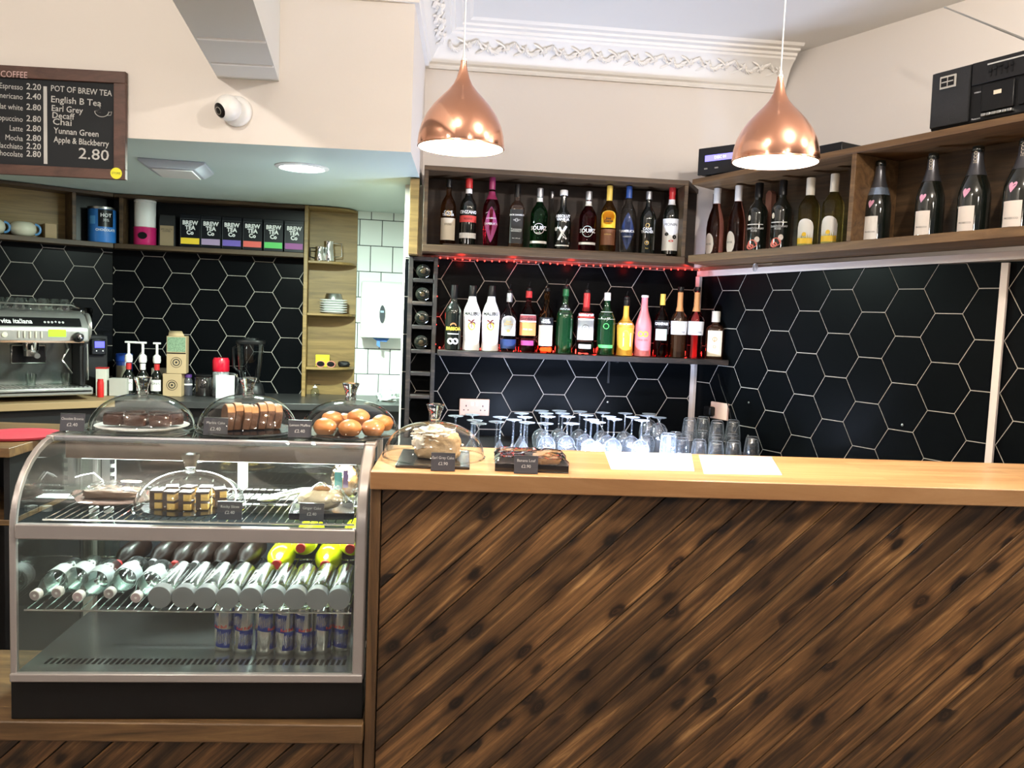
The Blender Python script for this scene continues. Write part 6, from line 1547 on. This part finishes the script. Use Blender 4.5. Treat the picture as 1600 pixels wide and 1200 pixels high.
MB().lathe([(.085, 0), (.088, .01), (.075, h*.20), (.06, h*.24)], seg=32, sq=3).build('motor_base', M_satin, t, smooth=50)
Gj = thin('smoky_jug', (.55, .60, .62), (.45, .5, .52), 2.2)
MB().lathe([(.056, h*.245), (.07, h*.5), (.082, h*.90)], seg=40, sq=3, caps=False).build('jug', Gj, t, smooth=50)
MB().lathe([(.086, h*.90), (.088, h*.93), (.085, h*.965), (.05, h*.97), (.045, h), (.001, h)], seg=40, sq=3).build('lid', M_black, t, smooth=50)
MB().tube([(-.08, -.01, h*.86), (-.105, -.01, h*.82), (-.10, -.01, h*.5), (-.066, -.01, h*.42)], .009, 8).build('handle', M_black, t)
h = ztop(157, 592, .45); t = put(157, .46, 'spice_jar', 'small red can in front of the coffee grinder', 'can')
MB().lathe([(.018, 0), (.019, .003), (.019, h*.8), (.016, h*.9), (.016, h), (.001, h)], seg=20).build('can_body', mat('red_can', (.55, .02, .02), .3), t)
for i, (px, ty, w_, col, lab) in enumerate(((152, 575, .06, (.62, .60, .52), 'cream packet with red rim beside the grinder'), (178, 590, .10, (.42, .40, .36), 'beige card box beside the small red can'))):
    h = ztop(px, ty, .38); t = put(px+8, .36-.0*i, 'packet', lab, 'packet')
    MB().box(-w_/2, w_/2, -.03, .03, 0, h-.004).build('carton', mat('packet_%d' % i, col, .6), t, bevel=.002)
    if i == 0: MB().box(-w_/2-.001, w_/2+.001, -.031, .031, h-.0038, h+.004).build('red_rim', Mcap['r'], t)
h = ztop(258, 575, .14); t = put(256, .15, 'paper_carton', 'plain cream carton behind the pump bottles', 'box')
MB().box(-.07, .045, -.03, .03, 0, h).build('carton', mat('cream_card', (.50, .48, .38), .7), t, bevel=.002)
# soap bottle
u, _ = FL.hit(500, 640, .10); h = FL.hit(500, 600, .10)[1]-ZNC
t = thing('soap_bottle', 'clear pump soap bottle at the foot of the rounded shelves', 'bottle', FL.at(.93, .12, ZNC), 0)
MB().lathe([(.026, 0), (.028, .004), (.027, h*.55), (.012, h*.66), (.012, h*.70)], seg=24).build('bottle_body', thin('soap_clear', (.80, .85, .83), (.7, .75, .72), 2.2), t)
MB().lathe([(.014, h*.702), (.014, h*.80), (.004, h*.81), (.004, h*.95)], seg=16).build('pump', M_white, t)
MB().box(-.006, .034, -.006, .006, h*.95, h*1.0).build('pump_head', M_black, t, bevel=.002)
# ---- towel dispenser
a = FL.hit(563, 470, .10); b_ = FL.hit(628, 522, .10)
um2 = (a[0]+b_[0])/2; wd = (b_[0]-a[0]); zb2 = FL.hit(600, 527, .12)[1]; zt2 = FL.hit(600, 440, .08)[1]
t = thing('towel_dispenser', 'white plastic paper towel dispenser on the white tiles', 'dispenser', FL.at(um2+.004, .0045, zb2), FL.a)
pr = [(0, 0), (-.14, .0), (-.16, .03), (-.155, .10), (-.13, (zt2-zb2)*.8), (-.09, zt2-zb2), (0, zt2-zb2)]
MB().prism(pr, -wd/2, wd/2, 'x').build('cover', mat('dispenser_plastic', (.78, .80, .78), .3), t, bevel=.018, seg=4)
MB().prism([(-.1, -.004), (-.165, -.004), (-.168, .036), (-.1, .036)], -wd/2-.004, wd/2+.004, 'x').build('lower_lip', mat('dispenser_plastic', (.78, .80, .78), .3), t, bevel=.006)
n = 24
MB().add([(.018*math.cos(2*PI*k/n), -.150+(.0 if 1 else 0)-.012*(1-abs(math.sin(2*PI*k/n)))*0, .155+.06*math.sin(2*PI*k/n)) for k in range(n)]+[(.018*math.cos(2*PI*k/n), -.165+.0, .155+.06*math.sin(2*PI*k/n)) for k in range(n)], [tuple(range(n)), tuple(range(2*n-1, n-1, -1))]+[(k, (k+1) % n, (k+1) % n+n, k+n) for k in range(n)]).build('level_window', mat('dark_window', (.06, .07, .08), .2), t)
MB().box(-.012, .010, -.1665, -.1655, .165, .178).build('maker_plate', mat('pale_blue_label', (.35, .50, .62), .4), t)
mb = MB(); 
vs = [(-.055, -.12, -.005), (.05, -.12, -.005), (.03, -.14, -.03), (-.02, -.13, -.035), (-.01, -.15, -.065), (-.035, -.14, -.06)]
mb.add([(-.06, -.10, -.0045), (.055, -.10, -.0045), (.035, -.13, -.03), (-.01, -.125, -.028), (-.008, -.14, -.070), (-.032, -.135, -.055), (-.03, -.12, -.025)], [(0, 1, 2, 3, 6), (6, 3, 4, 5)])
mb.build('blue_paper', mat('blue_tissue', (.10, .25, .62), .8), t, solid=.003, smooth=0)
# paper cups and tissue at the foot of the white tiles
u, _ = FL.hit(606, 640, .3)
t = thing('bin_with_tissue', 'dark banded canister topped with crumpled tissue before the white tiles', 'container', FL.at(u, .34, ZNC), 0)
h = FL.hit(606, 632, .34)[1]-ZNC
MB().lathe([(.06, 0), (.062, .004), (.068, h), (.066, h), (.001, h-.01)], seg=32).build('canister', mat('dark_tan_canister', (.06, .045, .03), .5), t)
mb = MB(); blobmesh(mb, (0, 0, h+.045), (.07, .06, .06), .45, 3, 41, seg=30, ring=20); mb.build('tissue', mat('pale_tissue', (.62, .72, .68), .9), t, smooth=20)
# ---- side counter left of the display cabinet
t = thing('side_counter', 'wooden side worktop behind and left of the display cabinet', 'counter', (-1.95, 3.05, 0))
MB().box(-.9, .42, -.16, .45, .965, .998).build('counter_top', M_trimx, t, bevel=.002)
MB().box(-.9, .40, -.12, .40, .72, .74).build('lower_shelf', M_trimx, t, bevel=.002)
MB().box(-.9, .40, .41, .43, 0, .964).box(.38, .40, -.12, .40, 0, .719).box(.38, .40, -.12, .40, .741, .964).build('carcass', M_satin, t)
t = thing('round_tray', 'dull red round tray lying on the side worktop', 'tray', (on_z(30, 681, 1.0).x, on_z(30, 681, 1.0).y, .999))
MB().lathe([(.10, 0), (.135, .002), (.14, .010), (.136, .011), (.10, .005), (.001, .004)], seg=40).build('dish', mat('dull_red_plastic', (.42, .04, .06), .45), t, smooth=50)
for i, (x, c_) in enumerate(((-2.1, (.07, .16, .18)), (-1.85, (.10, .20, .20)), (-2.35, (.30, .32, .28)))):
    t = thing('folded_cloth', '%s folded cloth on the shelf under the side worktop' % ['dark teal', 'grey teal', 'pale'][i], 'cloth', (x, 3.05, .7405), .2*i)
    mb = MB(); blobmesh(mb, (0, 0, .04), (.11, .09, .038), .25, 3, i+51, p=4, flat=.95, seg=28); mb.build('cloth', mat('cloth_%d' % i, c_, .9), t)
# ---- menu board
A = on_y(197, 115, 3.565); Bq = on_y(193, 281, 3.565); L0 = on_y(0, 108, 3.565)
XR = A.x; ZTm, ZBm = A.z+.006, Bq.z
t = thing('menu_board', 'chalk menu board in a dark wooden frame hanging from the niche front', 'sign', (XR, 3.584, 0))
HW = .98
fr = .047
M_frame = wood('dark_red_frame_wood', [(.05, .022, .016), (.085, .040, .028), (.12, .055, .04)], scale=(8, 20, 20), rough=.55)
MB().box(-HW, 0, -.026, -.002, ZTm-fr, ZTm).box(-HW, 0, -.026, -.002, ZBm, ZBm+fr*.85).box(-fr, 0, -.026, -.002, ZBm+fr*.85, ZTm-fr).box(-HW, -HW+fr, -.026, -.002, ZBm+fr*.85, ZTm-fr).build('frame', M_frame, t, bevel=.002)
MB().box(-HW+fr, -fr, -.014, -.002, ZBm+fr*.85, ZTm-fr).build('chalkboard', mat('chalkboard', (.008, .010, .013), .75), t); chalk_ = kids(t)[-1]
def tb(s_, px, py, size, align='LEFT', y=-.0148, m=M_chalk, bold=0, tilt=-.035, wpx=None):
    p = on_y(px, py, 3.584+y); sx = .85
    if wpx:
        v, _ = text_mb(s_, size, bold, align); sx = wpx*3.58/FPX/(max(a for a, b_ in v)-min(a for a, b_ in v))
    return text_flat('chalk_writing', s_, size, m, chalk_ if m == M_chalk else t, p.x-XR, y, p.z, bold, align, tilt=tilt, sx=sx)
tb('COFFEE', 43, 118, .036, 'RIGHT', -.0266, mat('pale_pink_print', (.60, .42, .40), .7), tilt=0)
for s_, pr_, py in (('Espresso', '2.20', 136), ('Americano', '2.40', 151), ('Flat white', '2.80', 168), ('Cappuccino', '2.80', 186), ('Latte', '2.80', 201), ('Mocha', '2.80', 216), ('Macchiato', '2.20', 229), ('Hot Chocolate', '2.80', 241)):
    tb(s_, 36, py+1, .031, 'RIGHT'); tb(pr_, 41, py-1, .034, 'LEFT', bold=.0004, wpx=21)
a1, a2 = on_y(71, 135, 3.569), on_y(71, 256, 3.569)
MB().box(a1.x-XR-.008, a1.x-XR+.006, -.0158, -.0142, a2.z, a1.z).build('chalk_line', M_chalk, t)
for s_, px, py, sz, wp in (('POT OF BREW TEA', 79, 138, .033, 88), ('English B Tea', 79, 155, .036, 72), ('Earl Grey', 80, 169, .034, 45), ('Decaff', 81, 180, .034, 32), ('Chai', 82, 190, .036, 27), ('Yunnan Green', 84, 204, .034, 65), ('Apple & Blackberry', 84, 218, .034, 80), ('2.80', 122, 240, .062, 44)):
    tb(s_, px, py, sz, bold=.0003, wpx=wp)
p = on_y(159, 174, 3.569); cx, cz = p.x-XR, p.z
MB().tube([(cx+.028*math.cos(a), -.0152, cz+.022*math.sin(a)) for a in [PI+PI*k/14 for k in range(15)]], .0014, 5).tube([(cx-.028, -.0152, cz), (cx, -.0152, cz+.008), (cx+.028, -.0152, cz), (cx, -.0152, cz-.006)], .0012, 5, closed=True).tube([(cx+.028, -.0152, cz-.003), (cx+.04, -.0152, cz), (cx+.036, -.0152, cz-.014), (cx+.022, -.0152, cz-.015)], .0012, 5).tube([(cx-.006, -.0152, cz+.012), (cx-.01, -.0152, cz+.022), (cx-.004, -.0152, cz+.032)], .001, 5).build('teacup_doodle', M_chalk, t)
p = on_y(182, 271, 3.56)
MB().prism([(p.x-XR+.023*math.cos(2*PI*k/28), p.z+.023*math.sin(2*PI*k/28)) for k in range(28)], -.0275, -.0263, 'y').build('yellow_sticker', mat('yellow_sticker', (.80, .78, .03), .5), t)
text_flat('sticker_print', 'STORE', .012, T_black, t, p.x-XR, -.0278, p.z)
# ---- security camera
p = on_y(362, 174, 3.586)
t = thing('security_camera', 'white ball security camera on the cream wall under the beam', 'camera', (p.x+.022, 3.585, p.z))
rx = lambda x, y, z: (x, -z, y)
MB().lathe([(.062, 0), (.062, .008), (.054, .022), (.040, .032), (.001, .034)], seg=36, tf=rx).build('base', M_white, t, smooth=50)
c0 = Vector((-.018, -.066, -.002))
mb = MB(); mb.lathe([(.001, -.052)]+[(.052*math.cos(a), .052*math.sin(a)) for a in [-PI/2+PI*k/16 for k in range(1, 16)]]+[(.001, .052)], c=c0, seg=32); mb.build('ball_housing', M_white, t, smooth=80)
dirv = Vector((-.55, -.72, -.42)).normalized(); e1 = dirv.cross(Vector((0, 0, 1))).normalized(); e2 = e1.cross(dirv)
def disc(r0, r1, off, m, nm_):
    n = 28; vs = []
    for k in range(n):
        a = 2*PI*k/n
        for r_ in (r0, r1): v_ = c0+dirv*off+e1*r_*math.cos(a)+e2*r_*math.sin(a); vs.append(tuple(v_))
    MB().add(vs, [(2*k, 2*((k+1) % n), 2*((k+1) % n)+1, 2*k+1) for k in range(n)]).build(nm_, m, t)
def capm(a0, a1, rr, m, nm_, n=28, k=6):
    vs = []
    for j in range(k+1):
        th = a0+(a1-a0)*j/k
        for i in range(n):
            a = 2*PI*i/n; vs.append(tuple(c0+(dirv*math.cos(th)+(e1*math.cos(a)+e2*math.sin(a))*math.sin(th))*rr))
    MB().add(vs, [(j*n+i, j*n+(i+1) % n, (j+1)*n+(i+1) % n, (j+1)*n+i) for j in range(k) for i in range(n)]).build(nm_, m, t, smooth=60)
capm(.001, .60, .0526, M_black, 'lens_window'); capm(.24, .30, .0532, M_steel, 'lens')
